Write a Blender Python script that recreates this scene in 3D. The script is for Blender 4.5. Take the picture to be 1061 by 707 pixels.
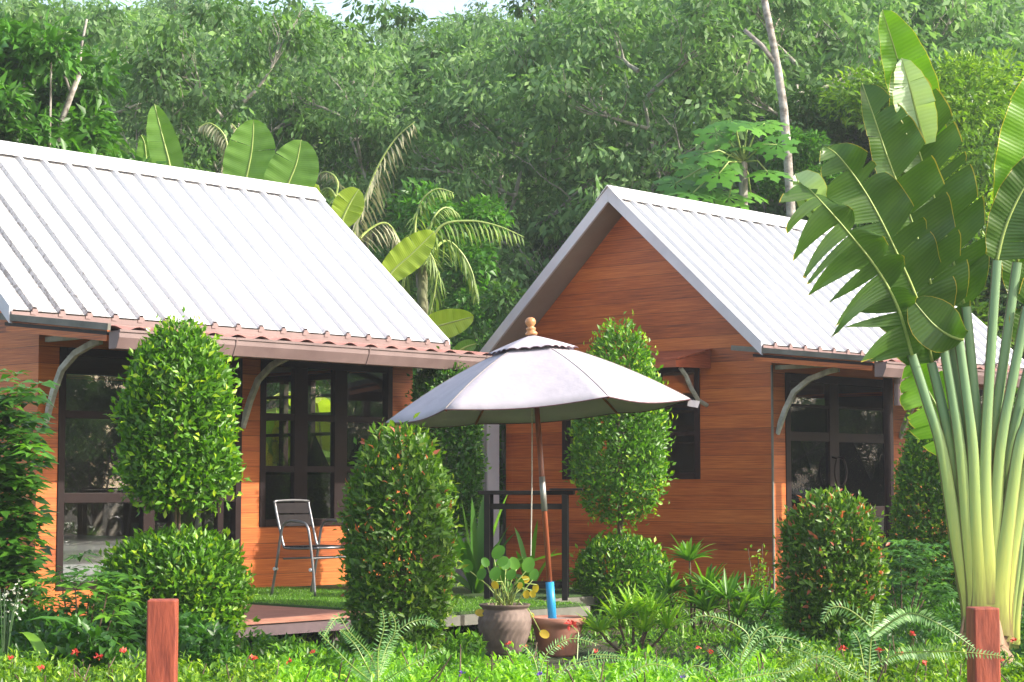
import bpy, math, random
import numpy as np
from mathutils import Vector, Matrix
R = math.radians
rnd = random.Random(7)
rng = np.random.default_rng(11)
sc = bpy.context.scene
col = sc.collection
for o in list(bpy.data.objects): bpy.data.objects.remove(o)

# ------------------------------------------------------------------ camera
F, YAW, PITCH, CZ = 2000.0, .742, .0747, 1.3
cam = bpy.data.objects.new('camera', bpy.data.cameras.new('camera')); col.objects.link(cam)
cam.location = (0, 0, CZ); cam.rotation_euler = (math.pi/2+PITCH, 0, YAW-math.pi/2)
cam.data.sensor_width = 36; cam.data.lens = F/1061*36; cam.data.clip_start = .1; cam.data.clip_end = 900
sc.camera = cam
# ------------------------------------------------------------------ light
SUN_AZ = R(-63)      # direction towards the sun in the ground plane, from +X
SUN_EL = R(31)
w = bpy.data.worlds.new('World'); sc.world = w; w.use_nodes = True
nt = w.node_tree; nt.nodes.clear()
sky = nt.nodes.new('ShaderNodeTexSky'); sky.sky_type = 'NISHITA'; sky.sun_disc = False
sky.sun_elevation = SUN_EL; sky.sun_rotation = math.pi/2-SUN_AZ
sky.air_density = 1.0; sky.dust_density = 2.0; sky.ozone_density = 1.0
bg = nt.nodes.new('ShaderNodeBackground'); bg.inputs[1].default_value = .15
wo = nt.nodes.new('ShaderNodeOutputWorld')
wb = nt.nodes.new('ShaderNodeMix'); wb.data_type = 'RGBA'; wb.blend_type = 'MULTIPLY'; wb.inputs[0].default_value = 1; wb.inputs[7].default_value = (1.10, 1.0, .88, 1)
nt.links.new(sky.outputs[0], wb.inputs[6]); nt.links.new(wb.outputs[2], bg.inputs[0]); nt.links.new(bg.outputs[0], wo.inputs[0])
sd = bpy.data.lights.new('sun', 'SUN'); sd.energy = 2.8; sd.angle = R(.8); sd.color = (1, .95, .86)
so = bpy.data.objects.new('sun', sd); col.objects.link(so)
tos = Vector((math.cos(SUN_AZ)*math.cos(SUN_EL), math.sin(SUN_AZ)*math.cos(SUN_EL), math.sin(SUN_EL)))
so.rotation_euler = (-tos).to_track_quat('-Z', 'Y').to_euler()
so.location = (0, -20, 30)
sc.view_settings.view_transform = 'Standard'; sc.view_settings.look = 'None'
sc.view_settings.exposure = 1.62; sc.view_settings.gamma = 1
sc.render.resolution_x = 1024; sc.render.resolution_y = 682
sc.cycles.max_bounces = 7; sc.cycles.transparent_max_bounces = 10

def at(px, py, D):
    """world point seen at photo pixel (px, py) at depth D metres"""
    r = (px-530.5)/F; u = -(py-353.5)/F
    d = math.cos(PITCH)-u*math.sin(PITCH); z = math.sin(PITCH)+u*math.cos(PITCH)
    return Vector((D*(d*math.cos(YAW)+r*math.sin(YAW)), D*(d*math.sin(YAW)-r*math.cos(YAW)), CZ+D*z))
def ground_at(px, D, z=0):
    p = at(px, 353.5, D); p.z = z; return p
FWD = Vector((math.cos(YAW), math.sin(YAW), 0)); RIGHT = Vector((math.sin(YAW), -math.cos(YAW), 0)); UP = Vector((0, 0, 1))

# ------------------------------------------------------------------ materials
def newmat(name):
    m = bpy.data.materials.new(name); m.use_nodes = True
    n = m.node_tree; b = n.nodes['Principled BSDF']; return m, n, b
def node(n, t, **k):
    x = n.nodes.new(t)
    for a, v in k.items(): setattr(x, a, v)
    return x
def coords(n, scale=(1, 1, 1), kind='Object'):
    tc = node(n, 'ShaderNodeTexCoord'); mp = node(n, 'ShaderNodeMapping'); mp.inputs['Scale'].default_value = scale
    n.links.new(tc.outputs[kind], mp.inputs[0]); return mp.outputs[0]
def ramp(n, fac, stops):
    r = node(n, 'ShaderNodeValToRGB'); e = r.color_ramp.elements
    while len(e) < len(stops): e.new(.5)
    for i, (p, c) in enumerate(stops): e[i].position = p; e[i].color = (*c, 1)
    n.links.new(fac, r.inputs[0]); return r.outputs[0]
def noise(n, vec, scale, detail=4, rough=.55):
    x = node(n, 'ShaderNodeTexNoise'); x.inputs['Scale'].default_value = scale; x.inputs['Detail'].default_value = detail
    x.inputs['Roughness'].default_value = rough
    if vec is not None: n.links.new(vec, x.inputs['Vector'])
    return x.outputs[0]
def mix(n, fac, a, b, mode='MIX'):
    x = node(n, 'ShaderNodeMix', data_type='RGBA', blend_type=mode)
    for s, v in ((0, fac), (6, a), (7, b)):
        if hasattr(v, 'links') or hasattr(v, 'is_linked'): n.links.new(v, x.inputs[s])
        elif s == 0: x.inputs[0].default_value = v
        else: x.inputs[s].default_value = (*v, 1)
    return x.outputs[2]
def bump(n, b, h, strength=.3, dist=.01):
    x = node(n, 'ShaderNodeBump'); x.inputs['Strength'].default_value = strength; x.inputs['Distance'].default_value = dist
    n.links.new(h, x.inputs['Height']); n.links.new(x.outputs[0], b.inputs['Normal'])
def mth(n, op, a, b=None, c=None):
    x = node(n, 'ShaderNodeMath', operation=op)
    for i, v in enumerate((a, b, c)):
        if v is None: continue
        if isinstance(v, (int, float)): x.inputs[i].default_value = v
        else: n.links.new(v, x.inputs[i])
    return x.outputs[0]
def speck(name, c1, c2, rough=.6, scale=8, metal=0, stretch=(1, 1, 1), bs=.15, dist=.004):
    m, n, b = newmat(name); v = coords(n, stretch); f = noise(n, v, scale, 5)
    n.links.new(ramp(n, f, [(.3, c1), (.7, c2)]), b.inputs['Base Color'])
    b.inputs['Roughness'].default_value = rough; b.inputs['Metallic'].default_value = metal
    bump(n, b, f, bs, dist); return m
M = {}
def wood_siding(name, dark, mid, light, plank=.148):
    m, n, b = newmat(name)
    v = coords(n, (1.0, 1.0, 44)); g = noise(n, v, 2.0, 8, .66)
    v3 = coords(n, (.9, .9, 3.5)); g2 = noise(n, v3, 1.1, 3, .5)
    sep = node(n, 'ShaderNodeSeparateXYZ'); n.links.new(coords(n), sep.inputs[0])
    zp = mth(n, 'DIVIDE', sep.outputs[2], plank)
    fl = mth(n, 'FLOOR', zp); fr = mth(n, 'FRACT', zp)
    wn = node(n, 'ShaderNodeTexWhiteNoise', noise_dimensions='1D'); n.links.new(fl, wn.inputs['W'])
    s = mth(n, 'ADD', mth(n, 'MULTIPLY', g, .70), mth(n, 'MULTIPLY', g2, .24))
    s = mth(n, 'ADD', s, mth(n, 'MULTIPLY', wn.outputs[0], .16))
    c = ramp(n, s, [(.34, dark), (.53, mid), (.72, light)])
    gr = mth(n, 'LESS_THAN', fr, .035)
    c = mix(n, mth(n, 'MULTIPLY', gr, .7), c, (.05, .014, .006))
    # pale weathered scuffs
    sc_ = noise(n, coords(n, (3, 3, 40)), 3, 6, .7)
    c = mix(n, mth(n, 'MULTIPLY', mth(n, 'GREATER_THAN', sc_, .69), .35), c, (.55, .27, .14))
    n.links.new(c, b.inputs['Base Color']); b.inputs['Roughness'].default_value = .5
    h = mth(n, 'SUBTRACT', mth(n, 'MULTIPLY', g, .35), gr); bump(n, b, h, .6, .006)
    return m
M['siding'] = wood_siding('wood_siding', (.125, .024, .005), (.43, .097, .014), (.64, .19, .036))
M['redwood'] = speck('red_stained_wood', (.24, .045, .018), (.48, .12, .045), .6, 5, 0, (1, 1, 22), .4)
M['postwood'] = speck('red_post_wood', (.17, .030, .015), (.36, .075, .034), .6, 5, 0, (9, 9, 1.6), .8, .006)
M['deckwood'] = speck('deck_boards', (.24, .09, .06), (.42, .19, .13), .65, 4, 0, (1, 9, 9), .4)
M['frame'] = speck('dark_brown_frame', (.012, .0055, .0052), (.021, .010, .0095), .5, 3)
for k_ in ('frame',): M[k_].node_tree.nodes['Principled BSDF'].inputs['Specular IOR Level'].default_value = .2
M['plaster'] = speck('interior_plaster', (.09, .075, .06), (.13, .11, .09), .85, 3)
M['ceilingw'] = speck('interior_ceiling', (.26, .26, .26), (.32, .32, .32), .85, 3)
M['concrete'] = speck('grey_concrete', (.19, .20, .21), (.36, .37, .39), .85, 3, 0, (1, 1, 1), .3)
M['mauve'] = speck('mauve_brown_metal', (.14, .092, .088), (.21, .145, .138), .5, 3, 0, (1, 1, 1), .1)
M['beamdark'] = speck('dark_mauve_beam', (.09, .06, .065), (.15, .10, .11), .6, 4)
M['terra_sheet'] = speck('terracotta_sheet', (.34, .13, .10), (.52, .26, .20), .6, 4)
M['soffit'] = speck('soffit_board', (.26, .22, .19), (.33, .29, .25), .75, 2)
M['trim'] = speck('pale_trim_metal', (.5, .49, .53), (.62, .61, .65), .5, 2)
M['brace'] = speck('grey_weathered_wood', (.28, .27, .22), (.56, .55, .48), .75, 6, 0, (2, 2, 2), .3)
M['edgegrey'] = speck('grey_edge_board', (.10, .10, .08), (.2, .19, .16), .7, 4)
M['chrome'] = speck('brushed_steel', (.3, .3, .28), (.42, .42, .4), .5, 5, .7)
M['alu'] = speck('aluminium_tube', (.16, .16, .17), (.25, .25, .26), .38, 6, .8)
M['blackm'] = speck('black_painted_metal', (.006, .006, .006), (.014, .013, .013), .6, 4)
M['slat'] = speck('black_plastic_slat', (.010, .008, .009), (.022, .018, .018), .75, 6)
for k_ in ('blackm', 'slat'): M[k_].node_tree.nodes['Principled BSDF'].inputs['Specular IOR Level'].default_value = .15
M['blue'] = speck('blue_plastic_pipe', (.02, .25, .55), (.03, .33, .65), .4, 3)
M['polewood'] = speck('varnished_pole_wood', (.18, .045, .02), (.34, .10, .045), .35, 6, 0, (6, 6, 1), .2)
M['finialwood'] = speck('pale_turned_wood', (.42, .17, .06), (.6, .29, .12), .4, 5, 0, (1, 1, 6), .2)
M['rope'] = speck('pale_rope', (.4, .37, .3), (.6, .57, .5), .8, 60)
M['claydark'] = speck('grey_brown_clay', (.10, .07, .055), (.24, .175, .145), .8, 7, 0, (1, 1, 1), .5, .006)
M['terracotta'] = speck('terracotta_pot', (.26, .10, .065), (.46, .22, .15), .8, 5, 0, (1, 1, 1), .4)
M['cement'] = speck('cement_fill', (.25, .24, .23), (.4, .38, .36), .9, 12, 0, (1, 1, 1), .6)
M['bark'] = speck('grey_bark', (.10, .085, .06), (.33, .31, .27), .9, 3, 0, (5, 5, 1.2), .8, .02)
M['palebark'] = speck('pale_bark', (.12, .10, .08), (.52, .49, .44), .9, 2.4, 0, (3, 3, 4), .8, .02)
M['twig'] = speck('brown_twigs', (.06, .04, .025), (.16, .11, .07), .9, 8, 0, (2, 2, 2), .5)
M['soil'] = speck('soil', (.035, .024, .016), (.10, .07, .045), .95, 9, 0, (1, 1, 1), .8, .03)
M['white'] = speck('white_paint', (.6, .6, .62), (.72, .72, .74), .5, 3)
M['linen'] = speck('white_linen', (.6, .6, .64), (.7, .7, .74), .9, 3)

def ground_mat():
    m, n, b = newmat('garden_ground'); v = coords(n); a = noise(n, v, .5, 6); d = noise(n, v, 14, 5)
    g = ramp(n, d, [(.3, (.012, .02, .007)), (.7, (.05, .085, .02))]); s = ramp(n, d, [(.3, (.035, .022, .014)), (.7, (.12, .08, .05))])
    f = ramp(n, a, [(.42, (0, 0, 0)), (.58, (1, 1, 1))])
    n.links.new(mix(n, f, s, g), b.inputs['Base Color']); b.inputs['Roughness'].default_value = .95; bump(n, b, d, .8, .04); return m
M['ground'] = ground_mat()
def roof_mat():
    m, n, b = newmat('white_roof_metal'); v = coords(n)
    a = noise(n, coords(n, (1, 1, 1)), 26, 8, .75); big = noise(n, v, .7, 4)
    at_ = node(n, 'ShaderNodeAttribute', attribute_name='dirt')
    thr = mth(n, 'SUBTRACT', .69, mth(n, 'MULTIPLY', at_.outputs['Fac'], .21))
    msk = mth(n, 'MULTIPLY', mth(n, 'GREATER_THAN', a, thr), .75)
    base = ramp(n, big, [(.3, (.57, .57, .585)), (.7, (.65, .65, .665))])
    c = mix(n, msk, base, (.13, .11, .10))
    st = noise(n, coords(n, (8, 1, 1)), 3, 5, .6)
    c = mix(n, mth(n, 'MULTIPLY', mth(n, 'MULTIPLY', at_.outputs['Fac'], st), .9), c, (.30, .28, .27))
    n.links.new(c, b.inputs['Base Color']); b.inputs['Roughness'].default_value = .5; return m
M['roof'] = roof_mat()
def turf_mat():
    m, n, b = newmat('green_turf'); v = coords(n); a = noise(n, v, 90, 3); k = noise(n, v, 3, 3)
    c = ramp(n, a, [(.35, (.012, .035, .006)), (.65, (.06, .14, .02))]); c = mix(n, k, c, (.05, .10, .02))
    n.links.new(c, b.inputs['Base Color']); b.inputs['Roughness'].default_value = .95; bump(n, b, a, 1, .02); return m
M['turf'] = turf_mat()
def glass_mat():
    m, n, b = newmat('window_glass'); n.nodes.remove(b)
    fr = node(n, 'ShaderNodeFresnel'); fr.inputs[0].default_value = 1.52
    f2 = mth(n, 'MULTIPLY', mth(n, 'ADD', fr.outputs[0], .05), 1.5)
    t = node(n, 'ShaderNodeBsdfTransparent'); t.inputs[0].default_value = (.93, .95, .93, 1)
    g = node(n, 'ShaderNodeBsdfGlossy'); g.inputs['Roughness'].default_value = .01
    mx = node(n, 'ShaderNodeMixShader'); n.links.new(f2, mx.inputs[0]); n.links.new(t.outputs[0], mx.inputs[1]); n.links.new(g.outputs[0], mx.inputs[2])
    n.links.new(mx.outputs[0], n.nodes['Material Output'].inputs[0]); return m
M['glass'] = glass_mat()
def cloth_mat():
    m, n, b = newmat('umbrella_canvas'); v = coords(n); a = noise(n, v, 5, 4)
    c = ramp(n, a, [(.3, (.40, .365, .405)), (.7, (.46, .425, .465))]); n.links.new(c, b.inputs['Base Color'])
    b.inputs['Roughness'].default_value = .85
    bump(n, b, noise(n, coords(n, (2, 2, 1)), 4, 3), .35, .02); return m
M['canvas'] = cloth_mat()
M['canvas_edge'] = speck('maroon_hem', (.08, .03, .04), (.12, .05, .06), .8, 10)

def leaf_mat(name, stops, rough=.42, trans=.35, tcol=None, spec=.5):
    """per-leaf tone (attribute) drives the leaf colour: old to young leaves"""
    m, n, b = newmat(name)
    a = node(n, 'ShaderNodeAttribute', attribute_name='tone')
    c = ramp(n, a.outputs['Fac'], stops)
    n.links.new(c, b.inputs['Base Color']); b.inputs['Roughness'].default_value = rough
    b.inputs['Specular IOR Level'].default_value = spec
    if trans:
        t = node(n, 'ShaderNodeBsdfTranslucent')
        tc = mix(n, 1.0, c, tcol or (1.5, 1.6, .5), 'MULTIPLY'); n.links.new(tc, t.inputs[0])
        mx = node(n, 'ShaderNodeMixShader'); mx.inputs[0].default_value = trans
        n.links.new(b.outputs[0], mx.inputs[1]); n.links.new(t.outputs[0], mx.inputs[2])
        n.links.new(mx.outputs[0], n.nodes['Material Output'].inputs[0])
    return m
M['ficus'] = leaf_mat('bright_topiary_leaf', [(0, (.030, .10, .006)), (.5, (.10, .26, .008)), (.85, (.26, .45, .012)), (1, (.42, .56, .03))])
M['ficus_dark'] = leaf_mat('deep_topiary_leaf', [(0, (.018, .07, .010)), (.6, (.06, .18, .012)), (1, (.16, .32, .02))])
M['redtip'] = leaf_mat('red_tipped_topiary_leaf', [(0, (.030, .09, .008)), (.5, (.10, .22, .015)), (.80, (.26, .38, .03)), (.90, (.26, .30, .05)), (.93, (.42, .10, .05)), (1, (.52, .14, .09))])
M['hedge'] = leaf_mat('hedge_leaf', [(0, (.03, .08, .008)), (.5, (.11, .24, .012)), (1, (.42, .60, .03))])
M['cover'] = leaf_mat('pale_cover_leaf', [(0, (.06, .18, .012)), (.5, (.17, .40, .02)), (1, (.36, .62, .03))])
M['fern'] = leaf_mat('silvery_fern_leaf', [(0, (.11, .27, .08)), (1, (.34, .52, .24))])
M['schef'] = leaf_mat('dark_garden_leaf', [(0, (.022, .075, .012)), (.6, (.06, .18, .016)), (1, (.18, .40, .03))])
M['ficus2'] = leaf_mat('glossy_tree_leaf', [(0, (.05, .13, .01)), (.5, (.17, .32, .02)), (1, (.42, .60, .05))])
M['grassy'] = leaf_mat('strap_leaf', [(0, (.035, .11, .012)), (.5, (.12, .30, .015)), (1, (.36, .58, .04))])
M['forest'] = leaf_mat('rubber_tree_leaf', [(0, (.075, .155, .052)), (.5, (.15, .275, .095)), (1, (.31, .46, .16))], .6, .42, (1.3, 1.5, .8))
M['forest_d'] = leaf_mat('dark_tree_leaf', [(0, (.035, .09, .022)), (.6, (.08, .19, .035)), (1, (.18, .34, .06))], .5, .35)
M['bright'] = leaf_mat('bright_tree_leaf', [(0, (.035, .11, .012)), (.6, (.08, .24, .02)), (1, (.16, .38, .03))], .45, .35)
M['yellowleaf'] = leaf_mat('yellow_leaf', [(0, (.6, .42, .03)), (1, (.75, .55, .05))])
M['flower_red'] = leaf_mat('red_petal', [(0, (.6, .04, .03)), (1, (.8, .12, .08))], .6, .2, (1, .8, .8))
M['flower_white'] = leaf_mat('white_petal', [(0, (.7, .72, .55)), (1, (.8, .8, .7))], .6, .2, (1, 1, 1))
M['purple'] = leaf_mat('purple_petal', [(0, (.12, .05, .4)), (1, (.2, .08, .55))], .6, .2, (1, 1, 1))

def blade_mat(name, c1, c2, edge=None, trans=.35, rough=.38, tcol=(1.5, 1.7, .4), ribc=(.35, .45, .12)):
    """large ribbed leaf: UV.x metres along the midrib, UV.y 0 at the midrib to 1 at the margin"""
    m, n, b = newmat(name); uv = node(n, 'ShaderNodeUVMap'); uv.uv_map = 'UVMap'
    sp = node(n, 'ShaderNodeSeparateXYZ'); n.links.new(uv.outputs[0], sp.inputs[0])
    wv = mth(n, 'SINE', mth(n, 'MULTIPLY', sp.outputs[0], 260))
    nz = noise(n, coords(n), 3, 4)
    s = mth(n, 'ADD', mth(n, 'MULTIPLY', mth(n, 'MULTIPLY', wv, noise(n, coords(n), 6, 2)), .09), nz)
    c = ramp(n, s, [(.3, c1), (.7, c2)])
    if edge: 
        e = mth(n, 'GREATER_THAN', mth(n, 'ADD', sp.outputs[1], mth(n, 'MULTIPLY', nz, .05)), 1.0)
        c = mix(n, e, c, edge)
    n.links.new(c, b.inputs['Base Color']); b.inputs['Roughness'].default_value = rough
    bump(n, b, wv, .18, .003)
    t = node(n, 'ShaderNodeBsdfTranslucent'); n.links.new(mix(n, 1.0, c, tcol, 'MULTIPLY'), t.inputs[0])
    mx = node(n, 'ShaderNodeMixShader'); mx.inputs[0].default_value = trans
    n.links.new(b.outputs[0], mx.inputs[1]); n.links.new(t.outputs[0], mx.inputs[2]); n.links.new(mx.outputs[0], n.nodes['Material Output'].inputs[0])
    return m
M['banana'] = blade_mat('banana_blade', (.12, .25, .035), (.20, .38, .06), None, .4)
M['banana_y'] = blade_mat('yellow_green_banana_blade', (.30, .42, .03), (.42, .55, .06), None, .45)
M['trav'] = blade_mat('fan_palm_blade', (.042, .100, .015), (.088, .178, .025), (.42, .33, .05), .34, .33)
M['trav_b'] = blade_mat('young_and_backlit_palm_blade', (.12, .27, .02), (.2, .4, .035), (.55, .5, .05), .45, .35)
M['trav_p'] = blade_mat('pale_fan_palm_blade', (.30, .42, .26), (.42, .54, .36), (.5, .48, .12), .35, .4)
M['midrib'] = speck('pale_midrib', (.25, .34, .08), (.36, .45, .12), .45, 8)
def petiole_mat():
    m, n, b = newmat('fan_palm_stalk'); uv = node(n, 'ShaderNodeUVMap'); uv.uv_map = 'UVMap'
    sp = node(n, 'ShaderNodeSeparateXYZ'); n.links.new(uv.outputs[0], sp.inputs[0])
    nz = noise(n, coords(n, (30, 30, 2)), 2, 4)
    f = mth(n, 'ADD', sp.outputs[0], mth(n, 'MULTIPLY', mth(n, 'SUBTRACT', nz, .5), .34))
    c = ramp(n, f, [(.0, (.22, .19, .06)), (.27, (.46, .50, .11)), (.52, (.33, .44, .13)), (.75, (.20, .33, .15)), (1, (.18, .30, .15))])
    e = mth(n, 'GREATER_THAN', mth(n, 'ADD', sp.outputs[1], mth(n, 'MULTIPLY', nz, .12)), .90)
    c = mix(n, mth(n, 'MULTIPLY', e, .75), c, (.14, .10, .035))  # crease shade between the stalks painted in as darker edges
    n.links.new(c, b.inputs['Base Color']); b.inputs['Roughness'].default_value = .4; bump(n, b, nz, .2, .004); return m
M['petiole'] = petiole_mat()
M['husk'] = speck('dry_husk', (.13, .07, .04), (.36, .24, .15), .9, 6, 0, (3, 3, 1), .6)
M['deadfrond'] = leaf_mat('dry_palm_leaflet', [(0, (.20, .21, .11)), (1, (.42, .42, .26))], .6, .3, (1, 1, .8))
M['palmfrond'] = leaf_mat('palm_leaflet', [(0, (.08, .15, .03)), (1, (.26, .36, .09))], .5, .35)

# ------------------------------------------------------------------ mesh helpers
def tag(o, label=None, cat=None, group=None, kind=None):
    if label: o['label'] = label
    if cat: o['category'] = cat
    if group: o['group'] = group
    if kind: o['kind'] = kind
    return o
def thing(name, label, cat, loc=(0, 0, 0), rz=0, group=None):
    o = bpy.data.objects.new(name, None); col.objects.link(o); o.empty_display_size = .2
    o.location = loc; o.rotation_euler = (0, 0, rz); return tag(o, label, cat, group)
class MB:
    def __init__(s): s.v = []; s.f = []; s.uv = None
    def add(s, vs, fs):
        k = len(s.v); s.v += [tuple(p) for p in vs]; s.f += [tuple(i+k for i in f) for f in fs]; return s
    def box(s, a, b):
        x0, y0, z0 = a; x1, y1, z1 = b
        x0, x1 = min(x0, x1), max(x0, x1); y0, y1 = min(y0, y1), max(y0, y1); z0, z1 = min(z0, z1), max(z0, z1)
        return s.add([(x0,y0,z0),(x1,y0,z0),(x1,y1,z0),(x0,y1,z0),(x0,y0,z1),(x1,y0,z1),(x1,y1,z1),(x0,y1,z1)],
                     [(0,3,2,1),(4,5,6,7),(0,1,5,4),(1,2,6,5),(2,3,7,6),(3,0,4,7)])
    def prism(s, poly, vec):
        n = len(poly); vec = Vector(vec)
        return s.add([Vector(p) for p in poly]+[Vector(p)+vec for p in poly],
                     [tuple(range(n-1, -1, -1)), tuple(range(n, 2*n))]+[(i, (i+1) % n, n+(i+1) % n, n+i) for i in range(n)])
    def tube(s, pts, rad, n=8, cap=True, flat=1.0, ref=None):
        pts = [Vector(p) for p in pts]; m = len(pts)
        if not hasattr(rad, '__len__'): rad = [rad]*m
        vs = []; prev = None
        for i, p in enumerate(pts):
            t = (pts[min(i+1, m-1)]-pts[max(i-1, 0)]).normalized()
            if prev is None:
                r0 = Vector(ref) if ref is not None else (Vector((0, 0, 1)) if abs(t.z) < .9 else Vector((1, 0, 0)))
                a = (r0-t*r0.dot(t)).normalized()
            else: a = (prev-t*prev.dot(t)).normalized()
            prev = a; b = t.cross(a)
            for k in range(n):
                q = 2*math.pi*k/n; vs.append(p+a*rad[i]*math.cos(q)+b*rad[i]*math.sin(q)*flat)
        fs = [(i*n+k, i*n+(k+1) % n, (i+1)*n+(k+1) % n, (i+1)*n+k) for i in range(m-1) for k in range(n)]
        if cap: fs += [tuple(range(n-1, -1, -1)), tuple(range((m-1)*n, m*n))]
        return s.add(vs, fs)
    def beam(s, p, q, w, h, up=(0, 0, 1)):
        p = Vector(p); q = Vector(q); t = (q-p).normalized(); u = Vector(up); a = t.cross(u).normalized()*w/2; b = a.cross(t).normalized()*h/2
        return s.prism([p-a-b, p+a-b, p+a+b, p-a+b], q-p)
    def lathe(s, prof, n=28, c=(0, 0, 0), wob=0):
        vs = []
        for r, z in prof:
            for k in range(n):
                q = 2*math.pi*k/n; vs.append((c[0]+r*math.cos(q), c[1]+r*math.sin(q), c[2]+z))
        m = len(prof)
        return s.add(vs, [(i*n+k, i*n+(k+1) % n, (i+1)*n+(k+1) % n, (i+1)*n+k) for i in range(m-1) for k in range(n)])
    def build(s, name, mat, parent=None, smooth=False, bevel=0, local=False):
        me = bpy.data.meshes.new(name)
        off = Vector((0, 0, 0))
        if parent is not None and not local:
            off = Vector(parent.location)
            if parent.parent: off = off+Vector(parent.parent.location)
        me.from_pydata([tuple(Vector(p)-off) for p in s.v], [], s.f); me.update()
        me.materials.append(mat)
        if smooth:
            for p in me.polygons: p.use_smooth = True
        o = bpy.data.objects.new(name, me); col.objects.link(o); o.parent = parent
        if bevel:
            md = o.modifiers.new('bevel', 'BEVEL'); md.width = bevel; md.segments = 2; md.limit_method = 'ANGLE'
        return o
def orient_fix(o): 
    import bmesh
    bm = bmesh.new(); bm.from_mesh(o.data); bmesh.ops.recalc_face_normals(bm, faces=bm.faces); bm.to_mesh(o.data); bm.free(); return o
def mesh_np(name, V, faces, mat, parent=None, tone=None, uv=None, smooth=False):
    """V (n,3) array, faces (m,k) array"""
    me = bpy.data.meshes.new(name); n = len(V); m, k = faces.shape
    me.vertices.add(n); me.vertices.foreach_set('co', np.asarray(V, np.float32).ravel())
    me.loops.add(m*k); me.loops.foreach_set('vertex_index', faces.astype(np.int32).ravel())
    me.polygons.add(m); me.polygons.foreach_set('loop_start', np.arange(0, m*k, k, dtype=np.int32))
    if tone is not None:
        a = me.attributes.new('tone', 'FLOAT', 'POINT'); a.data.foreach_set('value', np.asarray(tone, np.float32))
    if uv is not None:
        l = me.uv_layers.new(name='UVMap'); l.data.foreach_set('uv', np.asarray(uv, np.float32)[faces.ravel()].ravel())
    me.update(calc_edges=True); me.validate()
    if smooth: me.polygons.foreach_set('use_smooth', np.ones(m, bool))
    me.materials.append(mat)
    o = bpy.data.objects.new(name, me); col.objects.link(o); o.parent = parent
    return o
def norm(a): return a/np.maximum(np.linalg.norm(a, axis=1, keepdims=True), 1e-9)
def leaves(pos, direc, nrm, L, W, tone, fold=.25, droop=.12):
    """folded pointed leaves, 5 verts and 2 quads each"""
    n = len(pos); d = norm(direc); s = norm(np.cross(nrm, d)); u = np.cross(d, s)
    L = np.broadcast_to(L, n)[:, None]; W = np.broadcast_to(W, n)[:, None]
    v0 = pos; mid = pos+d*L*.45; tip = pos+d*L-u*L*droop
    a = mid+s*W*.5+u*W*fold; b = mid-s*W*.5+u*W*fold
    V = np.stack([v0, a, tip, b, mid], 1).reshape(-1, 3)
    k = np.arange(n)[:, None]*5
    Fc = np.concatenate([k+np.array([[0, 4, 2, 1]]), k+np.array([[0, 3, 2, 4]])], 0)
    return V, Fc, np.repeat(tone, 5)
def quads(pos, direc, nrm, L, W, tone):
    n = len(pos); d = norm(direc); s = norm(np.cross(nrm, d)); L = np.broadcast_to(L, n)[:, None]; W = np.broadcast_to(W, n)[:, None]
    V = np.stack([pos, pos+d*L*.5+s*W*.5, pos+d*L, pos+d*L*.5-s*W*.5], 1).reshape(-1, 3)
    return V, np.arange(n)[:, None]*4+np.array([[0, 1, 2, 3]]), np.repeat(tone, 4)
def joinl(parts):
    Vs, Fs, Ts = [], [], []; k = 0
    for V, Fc, T in parts: Vs.append(V); Fs.append(Fc+k); Ts.append(T); k += len(V)
    return np.concatenate(Vs), np.concatenate(Fs), np.concatenate(Ts)
def rdir(n): return norm(rng.normal(size=(n, 3)))
def copy_tree(o, parent=None):
    c = o.copy(); col.objects.link(c); c.parent = parent
    for ch in list(o.children): copy_tree(ch, c)
    return c

# ------------------------------------------------------------------ ground and hill
def terrain():
    # warped grid, hill rises beyond 38 m in front of the camera
    V = []; Fc = []; n = 150
    for i in range(n+1):
        for j in range(n+1):
            x = -60+i*(340/n); y = -90+j*(340/n)
            d = x*math.cos(YAW)+y*math.sin(YAW)
            z = (max(0, d-36)*.22 if d < 120 else 84*.22+(d-120)*.03)*min(1, max(0, (y+5)/15))
            z += .5*math.sin(x*.21)*math.cos(y*.17)*min(1, max(0, (d-40)/15))
            V.append((x, y, z-.001))
    for i in range(n):
        for j in range(n):
            a = i*(n+1)+j; Fc.append((a, a+n+1, a+n+2, a+1))
    m = MB(); m.add(V, Fc); o = m.build('ground', M['ground'], smooth=True); tag(o, kind='structure'); return o
terrain()
# far ground to the horizon
m = MB()
m.add([(-700, -700, -.3), (900, -700, -.3), (900, 900, -.3), (-700, 900, -.3)], [(0, 1, 2, 3)])
tag(m.build('distant_ground', M['ground']), kind='structure')

# ------------------------------------------------------------------ houses
def wall_x(mb, x0, x1, y, z0, z1, holes, t):
    """wall along X, outer face at y, thickness t towards +y; holes (x0,x1,z0,z1)"""
    _grid(mb, x0, x1, z0, z1, holes, lambda a, b, c, d: mb.box((a, y, c), (b, y+t, d)))
def wall_y(mb, y0, y1, x, z0, z1, holes, t):
    _grid(mb, y0, y1, z0, z1, holes, lambda a, b, c, d: mb.box((x, a, c), (x+t, b, d)))
def _grid(mb, a0, a1, z0, z1, holes, f):
    holes = sorted(holes); cur = a0
    for h in holes:
        if h[0] > cur: f(cur, h[0], z0, z1)
        if h[2] > z0: f(h[0], h[1], z0, h[2])
        if h[3] < z1: f(h[0], h[1], h[3], z1)
        cur = h[1]
    if cur < a1: f(cur, a1, z0, z1)

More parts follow.
